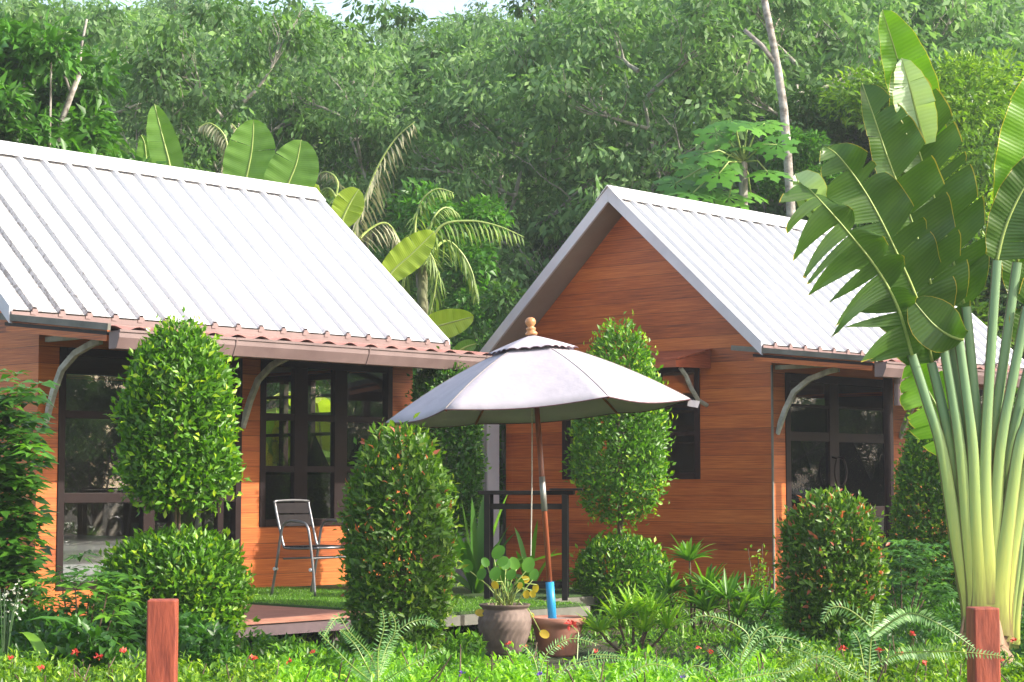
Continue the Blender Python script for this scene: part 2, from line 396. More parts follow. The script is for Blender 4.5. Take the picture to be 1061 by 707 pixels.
def window(parent, axis, pos, a0, a1, z0, z1, cols, rails, name='window', fw=.07, depth=.07, sign=1, panes=True):
    """framed glazing. axis 'x': lies along X at y=pos; 'y': along Y at x=pos. cols/rails are lists of (centre, width)"""
    mb = MB()
    B = (lambda p, q, r, s, d0=-.012, d1=depth: mb.box((p, pos+d0*sign, r), (q, pos+d1*sign, s))) if axis == 'x' else \
        (lambda p, q, r, s, d0=-.012, d1=depth: mb.box((pos+d0*sign, p, r), (pos+d1*sign, q, s)))
    B(a0, a0+fw, z0, z1); B(a1-fw, a1, z0, z1); B(a0+fw, a1-fw, z1-fw, z1); B(a0+fw, a1-fw, z0, z0+fw)
    xs = [a0+fw]
    for c, w_ in cols: B(c-w_/2, c+w_/2, z0+fw, z1-fw, 0); xs += [c-w_/2, c+w_/2]
    xs.append(a1-fw); zs = [z0+fw]+[q for c, w_ in rails for q in (c-w_/2, c+w_/2)]+[z1-fw]
    for i in range(0, len(xs), 2):
        for c, w_ in rails: B(xs[i], xs[i+1], c-w_/2, c+w_/2, .004, depth-.004)
    fr = mb.build(name, M['frame'], parent, bevel=.004)
    if panes:
        for i in range(0, len(xs), 2):
            for j in range(0, len(zs), 2):
                p = MB(); y = pos+.03*sign
                if axis == 'x': p.add([(xs[i], y, zs[j]), (xs[i+1], y, zs[j]), (xs[i+1], y, zs[j+1]), (xs[i], y, zs[j+1])], [(0, 1, 2, 3)])
                else: p.add([(y, xs[i], zs[j]), (y, xs[i+1], zs[j]), (y, xs[i+1], zs[j+1]), (y, xs[i], zs[j+1])], [(0, 1, 2, 3)])
                q = p.build('pane', M['glass'], None); q.parent = fr
                off = Vector(parent.location)
                for v in q.data.vertices: v.co -= off
    return fr

ZE = 2.80
def house(label, uw, vw, L, W, zr, g, e, front_open, gable_open, end_open, dirt, uend_lean):
    """uw, vw: near lower corner of the walls (gable plane x=uw, front plane y=vw). L roof length."""
    h = thing('bungalow', label, 'bungalow', (uw, vw, 0), group='wooden bungalows with white metal roofs')
    T = .1; u1 = uw+L-2*g; v1 = vw+W; vc = vw+W/2; uL = uw-g; uR = uL+L
    half = W/2+e; slope = (zr-ZE)/half
    gz = lambda v: zr-slope*abs(v-vc)-.12
    # front wall + back wall, gables butt between them
    f = MB(); wall_x(f, uw, u1, vw, 0, 2.74, front_open, T); f.build('front_wall', M['siding'], h)
    f = MB(); wall_x(f, uw, u1, v1-T, 0, 2.74, [], T); f.build('back_wall', M['siding'], h)
    for x, op in ((uw+.002, gable_open), (u1-T-.002, end_open)):
        f = MB(); wall_y(f, vw+T, v1-T, x, 0, 2.70, op, T)
        f.prism([(x, vw+.004, 2.70), (x, v1-.004, 2.70), (x, v1-.004, gz(v1)), (x, vc, gz(vc)), (x, vw+.004, gz(vw))], (T, 0, 0))
        f.build('gable_wall', M['siding'], h)
    # inner lining, floor, ceiling
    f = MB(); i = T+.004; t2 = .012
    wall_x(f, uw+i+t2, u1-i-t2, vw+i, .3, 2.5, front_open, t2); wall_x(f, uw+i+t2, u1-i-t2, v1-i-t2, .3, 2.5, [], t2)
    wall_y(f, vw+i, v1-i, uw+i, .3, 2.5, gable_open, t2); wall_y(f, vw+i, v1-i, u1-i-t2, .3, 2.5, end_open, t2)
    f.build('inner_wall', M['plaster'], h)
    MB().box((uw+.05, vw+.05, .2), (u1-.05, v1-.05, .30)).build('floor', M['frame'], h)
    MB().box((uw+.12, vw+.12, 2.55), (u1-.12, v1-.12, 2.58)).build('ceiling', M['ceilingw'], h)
    # roof sheets: trapezoid ribs extruded from eave to ridge
    prof = []; x = 0; sp = .285
    n = int(round(L/sp)); sp = L/n
    for k in range(n):
        x = k*sp; prof += [(x, 0), (x+sp-.075, 0), (x+sp-.066, .042), (x+sp-.030, .042), (x+sp-.010, 0)]
    prof.append((L, 0))
    nseg = 6
    def slopegrid(sgn):
        V = []; D = []
        nx, nz = 0, 0
        nv = Vector((0, -sgn*slope, 1)).normalized() if sgn > 0 else Vector((0, slope, 1)).normalized()
        for j in range(nseg+1):
            t = j/nseg; v = (vc-sgn*(half+.02)*(1-t)); z = ZE-.01+(zr-ZE)*t+.015
            for px, hh in prof:
                V.append((uL+px, v+nv.y*hh, z+nv.z*hh)); D.append(max(0, 1-px/2.5)**.8*(.8+.2*(1-t)) if dirt else .06)
        k = len(prof); Fc = [(j*k+i, j*k+i+1, (j+1)*k+i+1, (j+1)*k+i) for j in range(nseg) for i in range(k-1)]
        return V, Fc, D
    for sgn in (1, -1):
        V, Fc, D = slopegrid(sgn)
        if sgn < 0: Fc = [tuple(reversed(q)) for q in Fc]
        mb = MB(); mb.add(V, Fc); o = mb.build('roof', M['roof'], h)
        a = o.data.attributes.new('dirt', 'FLOAT', 'POINT'); a.data.foreach_set('value', D)
        # slab under the sheet
        ve = vc-sgn*half; s = MB()
        s.prism([(uL+.02, ve, ZE-.10), (uL+.02, vc, zr-.105), (uL+.02, vc, zr-.012), (uL+.02, ve, ZE-.012)], (L-.04, 0, 0))
        q = s.build('soffit', M['soffit'], h); orient_fix(q)
        for ux in (uL-.012, uR-.02):
            s = MB(); s.prism([(ux, ve-.03*sgn, ZE-.115), (ux, vc-.001*sgn, zr-.115), (ux, vc-.001*sgn, zr+.05), (ux, ve-.03*sgn, ZE+.035)], (.032, 0, 0))
            orient_fix(s.build('barge_board', M['trim'], h))
    s = MB(); cw = .17; s.prism([(uL-.03, vc-cw, zr-slope*cw+.055), (uL-.03, vc, zr+.062), (uL-.03, vc+cw, zr-slope*cw+.055), (uL-.03, vc+cw, zr-slope*cw+.065), (uL-.03, vc, zr+.074), (uL-.03, vc-cw, zr-slope*cw+.065)], (L+.06, 0, 0))
    rc = s.build('ridge_cap', M['roof'], h); orient_fix(rc)
    a = rc.data.attributes.new('dirt', 'FLOAT', 'POINT'); a.data.foreach_set('value', [.1]*len(rc.data.vertices))
    # fascia with little closure clips at each rib end
    s = MB(); s.box((uL+.0, vw-e-.05, ZE-.085), (uR, vw-e-.024, ZE-.012)); s.box((uL, vw-e-.085, ZE-.10), (uR, vw-e-.024, ZE-.087))
    s.build('fascia', M['mauve'], h)
    s = MB(); s.box((-.028, -.050, -.012), (.028, -.03, .022)); s.box((-.05, -.058, -.03), (.0, -.052, -.006))
    rc0 = s.build('rib_closure', M['mauve'], None)
    for k in range(n):
        c = rc0 if k == 0 else rc0.copy()
        if k: col.objects.link(c)
        c.parent = h; c.location = Vector((uL+(k+1)*sp-.045, vw-e, ZE))-Vector(h.location)
    # lean-to of wavy terracotta sheet with its gutter
    ue = uend_lean; V = []; nn = int((ue-uL)/.03); P = 1.52
    za, zb = 2.735, 2.575
    for j in range(5):
        t = j/4
        for i_ in range(nn+1):
            x = uL+.02+(ue-uL-.04)*i_/nn; V.append((x, vw-.02-P*t, za+(zb-za)*t+.017*math.sin(2*math.pi*(x-uL)/.26)))
    s = MB(); s.add(V, [(j*(nn+1)+i_, (j+1)*(nn+1)+i_, (j+1)*(nn+1)+i_+1, j*(nn+1)+i_+1) for j in range(4) for i_ in range(nn)])
    s.build('porch_roof', M['terra_sheet'], h, smooth=True)
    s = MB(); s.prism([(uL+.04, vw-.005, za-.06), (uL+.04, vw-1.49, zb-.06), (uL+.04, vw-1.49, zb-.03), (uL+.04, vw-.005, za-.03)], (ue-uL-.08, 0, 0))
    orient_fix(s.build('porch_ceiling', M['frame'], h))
    s = MB(); gy = vw-1.50
    s.prism([(uL+.05, gy, 2.545), (uL+.05, gy-.14, 2.545), (uL+.05, gy-.14, 2.49), (uL+.05, gy-.10, 2.40), (uL+.05, gy, 2.40)], (ue-uL, 0, 0))
    gt = s.build('gutter', M['mauve'], h, bevel=.004); orient_fix(gt)
    s = MB(); s.box((uL+.05, gy-.152, 2.535), (ue+.05, gy-.13, 2.555))
    k_ = uL+1.25
    while k_ < ue: s.prism([(k_, gy+.002, 2.555), (k_, gy-.156, 2.555), (k_, gy-.146, 2.488), (k_, gy-.106, 2.396), (k_, gy+.002, 2.396)], (.012, 0, 0)); k_ += 1.55
    q = s.build('gutter_lip', M['mauve'], h); orient_fix(q)
    dp = MB(); px_ = uL+.42; dp.tube([(px_, gy-.06, 2.41), (px_, gy-.055, 2.34)], [.062, .045], 14); dp.tube([(px_, gy-.055, 2.345), (px_, gy-.05, 2.12)], .045, 14)
    dp.build('downpipe', M['mauve'], h, smooth=False)
    # side boards of the lean-to
    s = MB(); s.beam((uL+.01, vw+.25, za+.045), (uL+.01, vw-1.56, zb+.0), .03, .055); s.build('porch_edge_board', M['edgegrey'], h)
    s = MB(); s.beam((uL+.06, vw-.02, za-.06), (uL+.06, vw-1.48, zb-.06), .03, .10); s.build('porch_side_board', M['siding'], h)
    prof_ = [(0, -.70), (-.116, -.44), (-.231, -.25), (-.43, -.12), (-.68, -.045), (-.80, -.03)]
    nb = 3; bz = 2.555
    for k in range(nb):
        xb = uw+.08+(u1-uw-.16)*k/(nb-1)
        a = MB()
        a.box((xb-.02, vw-1.46, bz-.0), (xb+.02, vw-.003, bz+.045)); a.build('porch_arm', M['brace'], h)
        c = MB(); 
        fine = []
        for i_ in range(len(prof_)-1):
            for t in (0, .5): fine.append((prof_[i_][0]*(1-t)+prof_[i_+1][0]*t, prof_[i_][1]*(1-t)+prof_[i_+1][1]*t))
        fine.append(prof_[-1]); w_ = .055
        out = []; inn = []
        for i_, (a_, b_) in enumerate(fine):
            p0 = Vector(fine[max(i_-1, 0)]); p1 = Vector(fine[min(i_+1, len(fine)-1)]); t = (p1-p0).normalized(); nrm_ = Vector((-t.y, t.x))
            out.append((xb, vw-.003+a_+nrm_.x*w_/2, bz+b_+nrm_.y*w_/2)); inn.append((xb, vw-.003+a_-nrm_.x*w_/2, bz+b_-nrm_.y*w_/2))
        nn2 = len(out)
        vs = []; 
        for dx in (-.022, .022):
            vs += [(p[0]+dx, min(p[1], vw-.004), min(p[2], bz-.002)) for p in out]+[(p[0]+dx, min(p[1], vw-.004), min(p[2], bz-.002)) for p in inn]
        fs = []
        for i_ in range(nn2-1):
            fs += [(i_, i_+1, nn2+i_+1, nn2+i_), (2*nn2+i_, 3*nn2+i_, 3*nn2+i_+1, 2*nn2+i_+1), (i_, 2*nn2+i_, 2*nn2+i_+1, i_+1), (nn2+i_, nn2+i_+1, 3*nn2+i_+1, 3*nn2+i_)]
        fs += [(0, nn2, 3*nn2, 2*nn2), (nn2-1, 3*nn2-1, 4*nn2-1, 2*nn2-1)]
        c.add(vs, fs); orient_fix(c.build('curved_brace', M['brace'], h, bevel=.003))
    return h

# left bungalow
lw = dict(uw=9.615, vw=14.43)
g_, e_ = .39, .12
d1 = (9.83, 11.90, .38, 2.52); w2 = (12.13, 13.90, .90, 2.53)
endw = (15.30, 16.85, 1.42, 2.52)
hl = house('wooden bungalow on the left with dirt-speckled white ribbed roof', 9.615, 14.43, 5.365, 4.03, 4.62, g_, e_, [d1, w2], [], [endw], True, 14.55)
window(hl, 'x', 14.43, d1[0], d1[1], d1[2], d1[3], [(10.83, .13), (11.66, .07)], [(1.93, .07), (1.19, .09)], 'glazed_door')
window(hl, 'x', 14.43, w2[0], w2[1], w2[2], w2[3], [(12.66, .17), (13.19, .17)], [(1.97, .065), (1.46, .06)], 'window')
window(hl, 'y', 9.615+5.365-.78-.02, endw[0], endw[1], endw[2], endw[3], [(15.98, .10), (16.42, .08)], [(2.28, .035), (2.06, .07), (1.86, .035)], 'side_window', sign=-1, panes=False)
# right bungalow
d3 = (17.53, 19.72, .36, 2.53); w4 = (20.55, 22.1, .9, 2.5)
gw = (13.0, 15.03, 1.37, 2.64)
hr = house('wooden bungalow on the right with clean white roof and plain gable facing us', 17.28, 12.03, 5.98, 3.91, 4.655, g_, e_, [d3, w4], [gw], [], False, 22.6)
fd = window(hr, 'x', 12.03, d3[0], d3[1], d3[2], d3[3], [(18.50, .19)], [(1.84, .10), (2.18, .03), (1.0, .12)], 'double_door', fw=.09)
window(hr, 'x', 12.03, w4[0], w4[1], w4[2], w4[3], [(21.3, .1)], [(1.8, .06)], 'window')
window(hr, 'y', 17.28, gw[0], gw[1], gw[2], gw[3], [(13.62, .10), (14.30, .10)], [(1.88, .05)], 'gable_window')
def child_mb(mb, name, mat, fr, house_, **k):
    o = mb.build(name, mat, None, **k); off = Vector(house_.location)
    for v in o.data.vertices: v.co -= off
    o.parent = fr; return o
for s in (-1, 1):
    hx = 18.50+s*.065; pts = [(hx, 12.02, 1.62), (hx+s*.0, 11.96, 1.60)]+[(hx+s*.055*math.sin(math.pi*t), 11.955, 1.60-.30*t) for t in (.15, .3, .5, .7, .85)]+[(hx, 11.96, 1.30), (hx, 12.02, 1.28)]
    child_mb(MB().tube(pts, .012, 8), 'handle', M['frame'], fd, hr, smooth=True)
child_mb(MB().lathe([(0, -.0), (.022, .0), (.026, .008), (.0, .012)], 14, (0, 0, 0)), 'lock', M['chrome'], fd, hr)
lk = fd.children[-1]
for v in lk.data.vertices:
    p = v.co+Vector(hr.location); v.co = Vector((18.47+p.x, 12.005-p.z, 1.70+p.y))-Vector(hr.location)
# small awning over the gable window
aw = MB(); y0, y1 = 12.84, 15.2
for k in range(9):
    t0, t1 = k/9, (k+.86)/9
    x0, x1 = 17.27-.62*t0, 17.27-.62*t1; z0, z1 = 2.80-.13*t0, 2.80-.13*t1
    aw.prism([(x0, y0-.02, z0), (x1, y0-.02, z1), (x1, y0-.02, z1+.018), (x0, y0-.02, z0+.018)], (0, y1-y0+.04, 0))
awo = aw.build('window_awning', M['redwood'], hr); orient_fix(awo)
for y in (y0, y1-.03):
    a = MB(); a.prism([(17.275, y, 2.60), (16.66, y, 2.585), (16.66, y, 2.665), (17.275, y, 2.795)], (0, .03, 0)); orient_fix(child_mb(a, 'awning_side', M['redwood'], awo, hr))
a = MB(); a.box((16.64, y0, 2.585), (16.66, y1, 2.665)); child_mb(a, 'awning_front', M['redwood'], awo, hr)
for y in (y0+.06, y1-.1):
    pf = [(17.276, 2.19), (17.12, 2.24), (17.0, 2.36), (16.90, 2.50), (16.80, 2.585)]
    a = MB(); a.tube([(x, y, z) for x, z in pf], .026, 6); child_mb(a, 'awning_brace', M['brace'], awo, hr)
# dark porch post and pale corner strip of right bungalow
MB().box((17.262, 12.012, .0), (17.285, 12.03, 2.6)).build('corner_strip', M['edgegrey'], hr)
hp = MB(); pp = at(921, 470, 20.6); hp.tube([(pp.x, pp.y, 0), (pp.x, pp.y, 2.45)], .052, 14); hp.build('porch_post', M['frame'], hr)
# grey concrete block wall behind the gable corner
gwl = MB(); gwl.box((17.0, 15.97, 0), (17.16, 18.2, 2.35)); o = gwl.build('screen_wall', M['concrete'], None, bevel=.006)
tag(o, 'grey rendered concrete wall between the two bungalows', 'wall')
MB().box((16.985, 15.955, 0), (17.175, 15.985, 2.36)).build('edge_strip', M['trim'], o, local=True)

# ------------------------------------------------------------------ decks
dk = thing('timber_deck', 'low reddish board deck in front of the left bungalow', 'deck', (9.9, 11.3, 0))
m = MB(); k = 0; y = 11.27
while y < 12.9:
    m.box((9.15, y, .262), (10.595, y+.136, .30)); y += .142
m.build('deck_boards', M['deckwood'], dk)
m = MB(); m.box((9.17, 11.29, .17), (10.59, 11.33, .26)); m.box((9.17, 12.9, .13), (10.59, 12.94, .26)); m.box((9.17, 11.33, .13), (9.21, 12.88, .26)); m.build('deck_beam', M['beamdark'], dk)
for x in (9.35, 10.4):
    for y in (11.45, 12.75): MB().box((x-.06, y-.06, 0), (x+.06, y+.06, .17)).build('deck_footing', M['beamdark'], dk)
tf = thing('turf_platform', 'green turf covered platform with thin grey edge under chair', 'platform', (11.5, 12, 0))
MB().box((10.60, 10.5, .215), (12.42, 14.42, .295)).build('platform_base', M['edgegrey'], tf)
MB().box((12.42, 11.4, .215), (14.3, 14.42, .295)).build('platform_base', M['edgegrey'], tf)
MB().box((10.61, 10.53, .297), (12.40, 14.41, .315)).build('turf_mat', M['turf'], tf)
MB().box((12.42, 11.42, .297), (14.28, 14.41, .315)).build('turf_mat', M['turf'], tf)
n = 42000; P = np.c_[rng.uniform(10.62, 12.40, n), rng.uniform(10.54, 14.4, n), np.full(n, .31)]
V, Fc, T = quads(P, rdir(n)*.5+np.array([0, 0, 1]), rdir(n), rng.uniform(.015, .03, n), .004, rng.uniform(0, .75, n))
o = mesh_np('turf_blades', V-np.array([11.5, 12, 0]), Fc, M['grassy'], tf, T); tag(o, kind='stuff')
for x in (10.9, 12.2):
    for y in (10.8, 13.8): MB().box((x-.06, y-.06, 0), (x+.06, y+.06, .215)).build('platform_footing', M['beamdark'], tf)

# ------------------------------------------------------------------ clipped topiaries
def crown_leaves(prof, n, L, W, tone_hi=.55, sx=1.0, shell=.22, lump=.05, up=.55, red=0.0):
    """leaves of a clipped crown; prof: list of (z, radius). Points sit mostly near the skin, some deeper"""
    zs = np.array([p[0] for p in prof]); rs = np.array([p[1] for p in prof])
    zz = np.linspace(zs[0], zs[-1], 200); rr = np.interp(zz, zs, rs); cdf = np.cumsum(rr+.25*np.abs(np.gradient(rr, zz))*rr+.02); cdf /= cdf[-1]
    z = np.interp(rng.uniform(0, 1, n), cdf, zz); r0 = np.interp(z, zs, rs); th = rng.uniform(0, 2*math.pi, n)
    ph = rng.uniform(0, 6.28, 6)
    lumpv = 1+lump*(np.sin(3*th+z*7+ph[0])*.5+np.sin(5*th-z*11+ph[1])*.5+np.sin(2*th+z*17+ph[2])*.6)
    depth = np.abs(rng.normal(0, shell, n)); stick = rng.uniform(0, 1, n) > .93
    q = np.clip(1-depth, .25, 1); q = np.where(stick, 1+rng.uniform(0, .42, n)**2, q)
    r = r0*lumpv*q
    zc = (zs[0]+zs[-1])/2
    zj = z+(zc-z)*(1-q)*.6+rng.normal(0, .012, n)
    P = np.c_[r*np.cos(th)*sx, r*np.sin(th), zj]
    dr = np.interp(z+.02, zs, rs)-np.interp(z-.02, zs, rs)
    out = np.c_[np.cos(th), np.sin(th), -dr/.04*.8]; out = norm(out)
    d = norm(out*.7+np.array([0, 0, up])+rdir(n)*.75)
    nr = norm(out*.9+np.array([0, 0, .6])+rdir(n)*.55)
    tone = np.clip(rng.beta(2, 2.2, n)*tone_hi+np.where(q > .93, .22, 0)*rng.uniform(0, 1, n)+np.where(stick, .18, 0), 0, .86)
    if red: 
        top = np.clip((z-zs[0])/(zs[-1]-zs[0]), 0, 1)
        tone = np.where((q > .93) & (rng.uniform(0, 1, n) < red*(.15+top**2)), rng.uniform(.93, 1, n), tone)
    else: tone = np.where((q > .95) & (rng.uniform(0, 1, n) < .10), rng.uniform(.86, 1, n), tone)
    s = rng.uniform(.65, 1.15, n)
    return leaves(P, d, nr, L*s, W*s, tone)
def stems(h, spread, top, k=4, r=.018):
    mb = MB()
    for i in range(k):
        a = rnd.uniform(0, 6.28); p = [(spread*.25*math.cos(a), spread*.25*math.sin(a), 0)]
        for j in range(1, 5):
            t = j/4; p.append((spread*(.25+.75*t*t)*math.cos(a+t*.6)*.6, spread*(.25+.75*t*t)*math.sin(a+t*.6)*.6, h*t))
        mb.tube(p, [r*(1-.15*j) for j in range(5)], 6)
        e = Vector(p[-1])
        for q in range(4):
            b = rnd.uniform(0, 6.28); mb.tube([e, e+Vector((math.cos(b)*top*.5, math.sin(b)*top*.5, top*.5)), e+Vector((math.cos(b)*top*.8, math.sin(b)*top*.8, top*1.0))], [r*.5, r*.35, r*.15], 5)
    return mb
def dome(z0, z1, r, bot=.75, sharp=1.0, widest=.3):
    out = []
    for i in range(15):
        t = i/14
        if t < widest: rr = bot+(1-bot)*math.sin(t/widest*math.pi/2)
        else: rr = max(0, 1-((t-widest)/(1-widest))**(2.0*sharp))**.5 if sharp >= 1 else max(0, 1-((t-widest)/(1-widest))**(2*sharp))**.75
        out.append((z0+(z1-z0)*t, r*rr))
    return [(z0-.02, r*bot*.5)]+out
def topiary(label, px, D, crowns, mat, L=.05, W=.024, stem_r=.02, red=0, lean=0, cat='topiary', name='topiary_bush', grp=None, kst=3):
    """crowns: list of (profile, n, sx)"""
    b = ground_at(px, D); t = thing(name, label, cat, b, YAW-math.pi/2, grp)
    for prof, n, sx in crowns:
        V, Fc, T = crown_leaves(prof, n, L, W, sx=sx, red=red); mesh_np('crown', V, Fc, mat, t, T)
    top = crowns[0][0][len(crowns[0][0])*2//3][0] if crowns else 1
    st = stems(top*(.72 if len(crowns) < 2 else .9), .06 if len(crowns) > 1 else .14, .14, kst, stem_r)
    st.build('stem', M['twig'], t, local=True, smooth=True); return t
def zpx(py, D): return CZ+(503.5-py)*D/F
G1 = 'clipped garden topiaries'
# tall two tier topiary in front of the left door
D = 13.3
topiary('tall two-tier topiary with a wide lower ball in front of the left glazed door', 186, D,
        [([(zpx(530, D), .12), (zpx(520, D), .29), (zpx(500, D), .37), (zpx(470, D), .385), (zpx(420, D), .37), (zpx(385, D), .33), (zpx(360, D), .235), (zpx(344, D), .13), (zpx(333, D), .03)], 12500, 1.0), ([(zpx(668, D), .30), (zpx(650, D), .42), (zpx(620, D), .48), (zpx(590, D), .47), (zpx(570, D), .38), (zpx(557, D), .26), (zpx(551, D), .05)], 11500, 1.0)], M['ficus'], .062, .028, .016, grp=G1)
D = 13.7
topiary('egg-shaped topiary with red-tipped leaves between the metal chair and umbrella', 414, D,
        [([(zpx(680, D), .24), (zpx(650, D), .31), (zpx(600, D), .365), (zpx(540, D), .375), (zpx(500, D), .335), (zpx(470, D), .245), (zpx(450, D), .15), (zpx(441, D), .03)], 11500, 1.0)], M['redtip'], .066, .028, .018, red=.05, grp=G1)
D = 18.6
topiary('dark columnar topiary at the right corner of the left bungalow', 463, D,
        [([(zpx(560, D), .26), (zpx(520, D), .34), (zpx(460, D), .33), (zpx(410, D), .31), (zpx(390, D), .27), (zpx(375, D), .15), (zpx(368, D), .03)], 13000, 1.0)], M['ficus_dark'], .055, .028, .02, grp=G1)
D = 18.0
topiary('tall two-tier topiary in front of the brown gable wall, right of umbrella', 642, D,
        [([(zpx(548, D), .10), (zpx(530, D), .30), (zpx(500, D), .43), (zpx(450, D), .44), (zpx(400, D), .385), (zpx(365, D), .27), (zpx(342, D), .17), (zpx(331, D), .05)], 11000, 1.0), (dome(zpx(634, D), zpx(554, D), .42, .7, 1.0, .5), 6500, 1.0)], M['ficus'], .058, .028, .02, grp=G1)
D = 14.4
topiary('dome topiary with many pink-red tips before the right double door', 859, D,
        [([(zpx(690, D), .27), (zpx(660, D), .31), (zpx(610, D), .355), (zpx(570, D), .36), (zpx(540, D), .32), (zpx(520, D), .21), (zpx(510, D), .06)], 11500, 1.0)], M['redtip'], .060, .026, .018, red=.14, grp=G1)
D = 19
topiary('tall conical topiary standing behind the fan palm stalks', 962, D,
        [([(zpx(640, D), .36), (zpx(600, D), .40), (zpx(540, D), .37), (zpx(480, D), .29), (zpx(440, D), .17), (zpx(420, D), .03)], 17000, 1.0)], M['ficus'], .055, .028, .02, grp=G1)
D = 18.6
topiary('rounded green shrub at the far right edge beyond the fan palm', 1052, D,
        [([(zpx(640, D), .36), (zpx(600, D), .42), (zpx(520, D), .40), (zpx(440, D), .34), (zpx(420, D), .2), (zpx(408, D), .03)], 13000, 1.0)], M['ficus_dark'], .055, .028, .02, grp=G1)

# ------------------------------------------------------------------ front hedge, cover, flowers
def strip_pts(x0, x1, D0, D1, n):
    px = rng.uniform(x0, x1, n); D = rng.uniform(D0, D1, n)
    P = np.array([tuple(ground_at(a, b)) for a, b in zip(px, D)]); return P, px, D
def hedge(name, label, cat, x0, x1, D0, D1, h, n, L, W, mat, kind=None, hv=.05, redn=6, hi=.6):
    P, px, Dp = strip_pts(x0, x1, D0, D1, n)
    base = ground_at((x0+x1)/2, (D0+D1)/2)
    hh = h+hv*(np.sin(px*.047)+.6*np.sin(px*.11+Dp*5)+.5*np.sin(Dp*9+px*.02)) if callable(h) is False else h(px)+hv*(np.sin(px*.05)+.6*np.sin(px*.11+Dp*5))
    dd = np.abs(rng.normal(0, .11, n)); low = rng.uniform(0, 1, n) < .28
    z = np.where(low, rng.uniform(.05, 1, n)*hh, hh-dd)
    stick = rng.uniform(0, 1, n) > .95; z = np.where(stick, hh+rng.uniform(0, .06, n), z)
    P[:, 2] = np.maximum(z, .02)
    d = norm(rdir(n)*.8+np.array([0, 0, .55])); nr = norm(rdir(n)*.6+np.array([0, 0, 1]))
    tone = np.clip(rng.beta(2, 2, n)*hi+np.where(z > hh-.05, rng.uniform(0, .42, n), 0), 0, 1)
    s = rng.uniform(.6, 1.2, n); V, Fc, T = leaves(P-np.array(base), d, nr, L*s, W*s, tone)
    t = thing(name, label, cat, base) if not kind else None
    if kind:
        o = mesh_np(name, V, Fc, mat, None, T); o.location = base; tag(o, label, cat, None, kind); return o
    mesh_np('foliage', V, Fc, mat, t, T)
    mb = MB()
    for i in range(40):
        p, _, _ = strip_pts(x0+4, x1-4, D0+.1, D1-.1, 1); p = Vector(p[0])-base; p.z = 0
        mb.tube([p, p+Vector((rnd.uniform(-.06, .06), rnd.uniform(-.06, .06), .25)), p+Vector((rnd.uniform(-.12, .12), rnd.uniform(-.12, .12), .42))], [.008, .006, .003], 5)
    q = mb.build('twigs', M['twig'], t, local=True); tag(q, kind='stuff'); return t
def flower_head(name, mat, r, n, parent, pos):
    P = rdir(n)*r*.55; P[:, 2] = np.abs(P[:, 2])*.7
    V, Fc, T = leaves(P, rdir(n)*.8+np.array([0, 0, .5]), rdir(n)+np.array([0, 0, .8]), r*.9, r*.55, rng.uniform(0, 1, n))
    o = mesh_np(name, V, Fc, mat, parent, T); o.location = Vector(pos)-(Vector(parent.location) if parent else Vector()); return o
hd = hedge('clipped_hedge', 'low clipped hedge with small red blooms running behind the left post', 'hedge', -12, 288, 8.3, 10.3, .35, 34000, .042, .017, M['hedge'], hv=.028)
for px, py, D_ in [(42, 694, 8.6), (78, 677, 9.5), (103, 682, 9), (128, 676, 9.6), (262, 684, 9.0), (12, 684, 8.8)]:
    flower_head('flower', M['flower_red'], .024, 12, hd, at(px, py, D_))
cv = hedge('ground_cover_bed', 'pale feathery flowering bed in front of the pots and deck', 'flower bed', 282, 800, 8.6, 11.2, lambda x: .265-.0*x, 52000, .052, .021, M['cover'], None, .045, hi=.7)
cv2 = hedge('flowering_shrub_row', 'low green shrub row with red blooms beside the right post', 'shrubs', 790, 1075, 8.6, 11.6, .27, 32000, .050, .019, M['hedge'], None, .06)
for px, py, D_ in [(527, 668, 10.5), (544, 671, 10.4), (580, 672, 10.3), (618, 676, 10), (724, 673, 10.3), (736, 676, 10), (325, 677, 9.8), (300, 686, 9.3)]:
    flower_head('flower', M['flower_red'], .020, 10, cv, at(px, py, D_))
for px, py, D_ in [(478, 699, 9.0), (708, 703, 8.8), (560, 700, 8.9)]:
    flower_head('purple_flower', M['purple'], .02, 10, cv, at(px, py, D_))
for px, py, D_ in [(874, 673, 10.5), (945, 658, 11.2), (932, 677, 10), (958, 688, 9.5), (1035, 686, 9.6), (1050, 665, 10.8), (912, 675, 10.4)]:
    flower_head('flower', M['flower_red'], .024, 12, cv2, at(px, py, D_))

# under-planting scattered on the soil
def scatter(name, label, cat, x0, x1, D0, D1, n, hfun, L, W, mat, kind='stuff', hi=.8):
    P, px, Dp = strip_pts(x0, x1, D0, D1, n); base = ground_at((x0+x1)/2, (D0+D1)/2)
    hh = hfun(px, Dp); P[:, 2] = np.maximum(hh*rng.uniform(.0, 1, n)**.6, .01)
    s = rng.uniform(.5, 1.2, n)
    V, Fc, T = leaves(P-np.array(base), rdir(n)*.8+np.array([0, 0, .6]), rdir(n)*.6+np.array([0, 0, 1]), L*s, W*s, rng.uniform(0, hi, n))
    o = mesh_np(name, V, Fc, mat, None, T); o.location = base; tag(o, label, cat, None, kind); return o
scatter('ground_cover', 'dark low ground cover under shrubs of right garden', 'ground cover', 770, 1090, 12, 19, 26000, lambda x, d: .16+.14*np.maximum(0, np.sin(x*.07+d*2)), .07, .03, M['schef'])
scatter('weed_patch', 'sparse green weeds growing over the bare soil', 'weeds', 640, 800, 12.5, 16, 2000, lambda x, d: .05+.09*np.maximum(0, np.sin(x*.11+d*3)), .06, .02, M['grassy'])
scatter('shade_plants', 'dark ground plants in the shade of the left bungalow', 'ground cover', -20, 240, 10.8, 13.6, 26000, lambda x, d: .30+.20*np.maximum(0, np.sin(x*.05+d*2)), .085, .04, M['schef'], hi=.6)
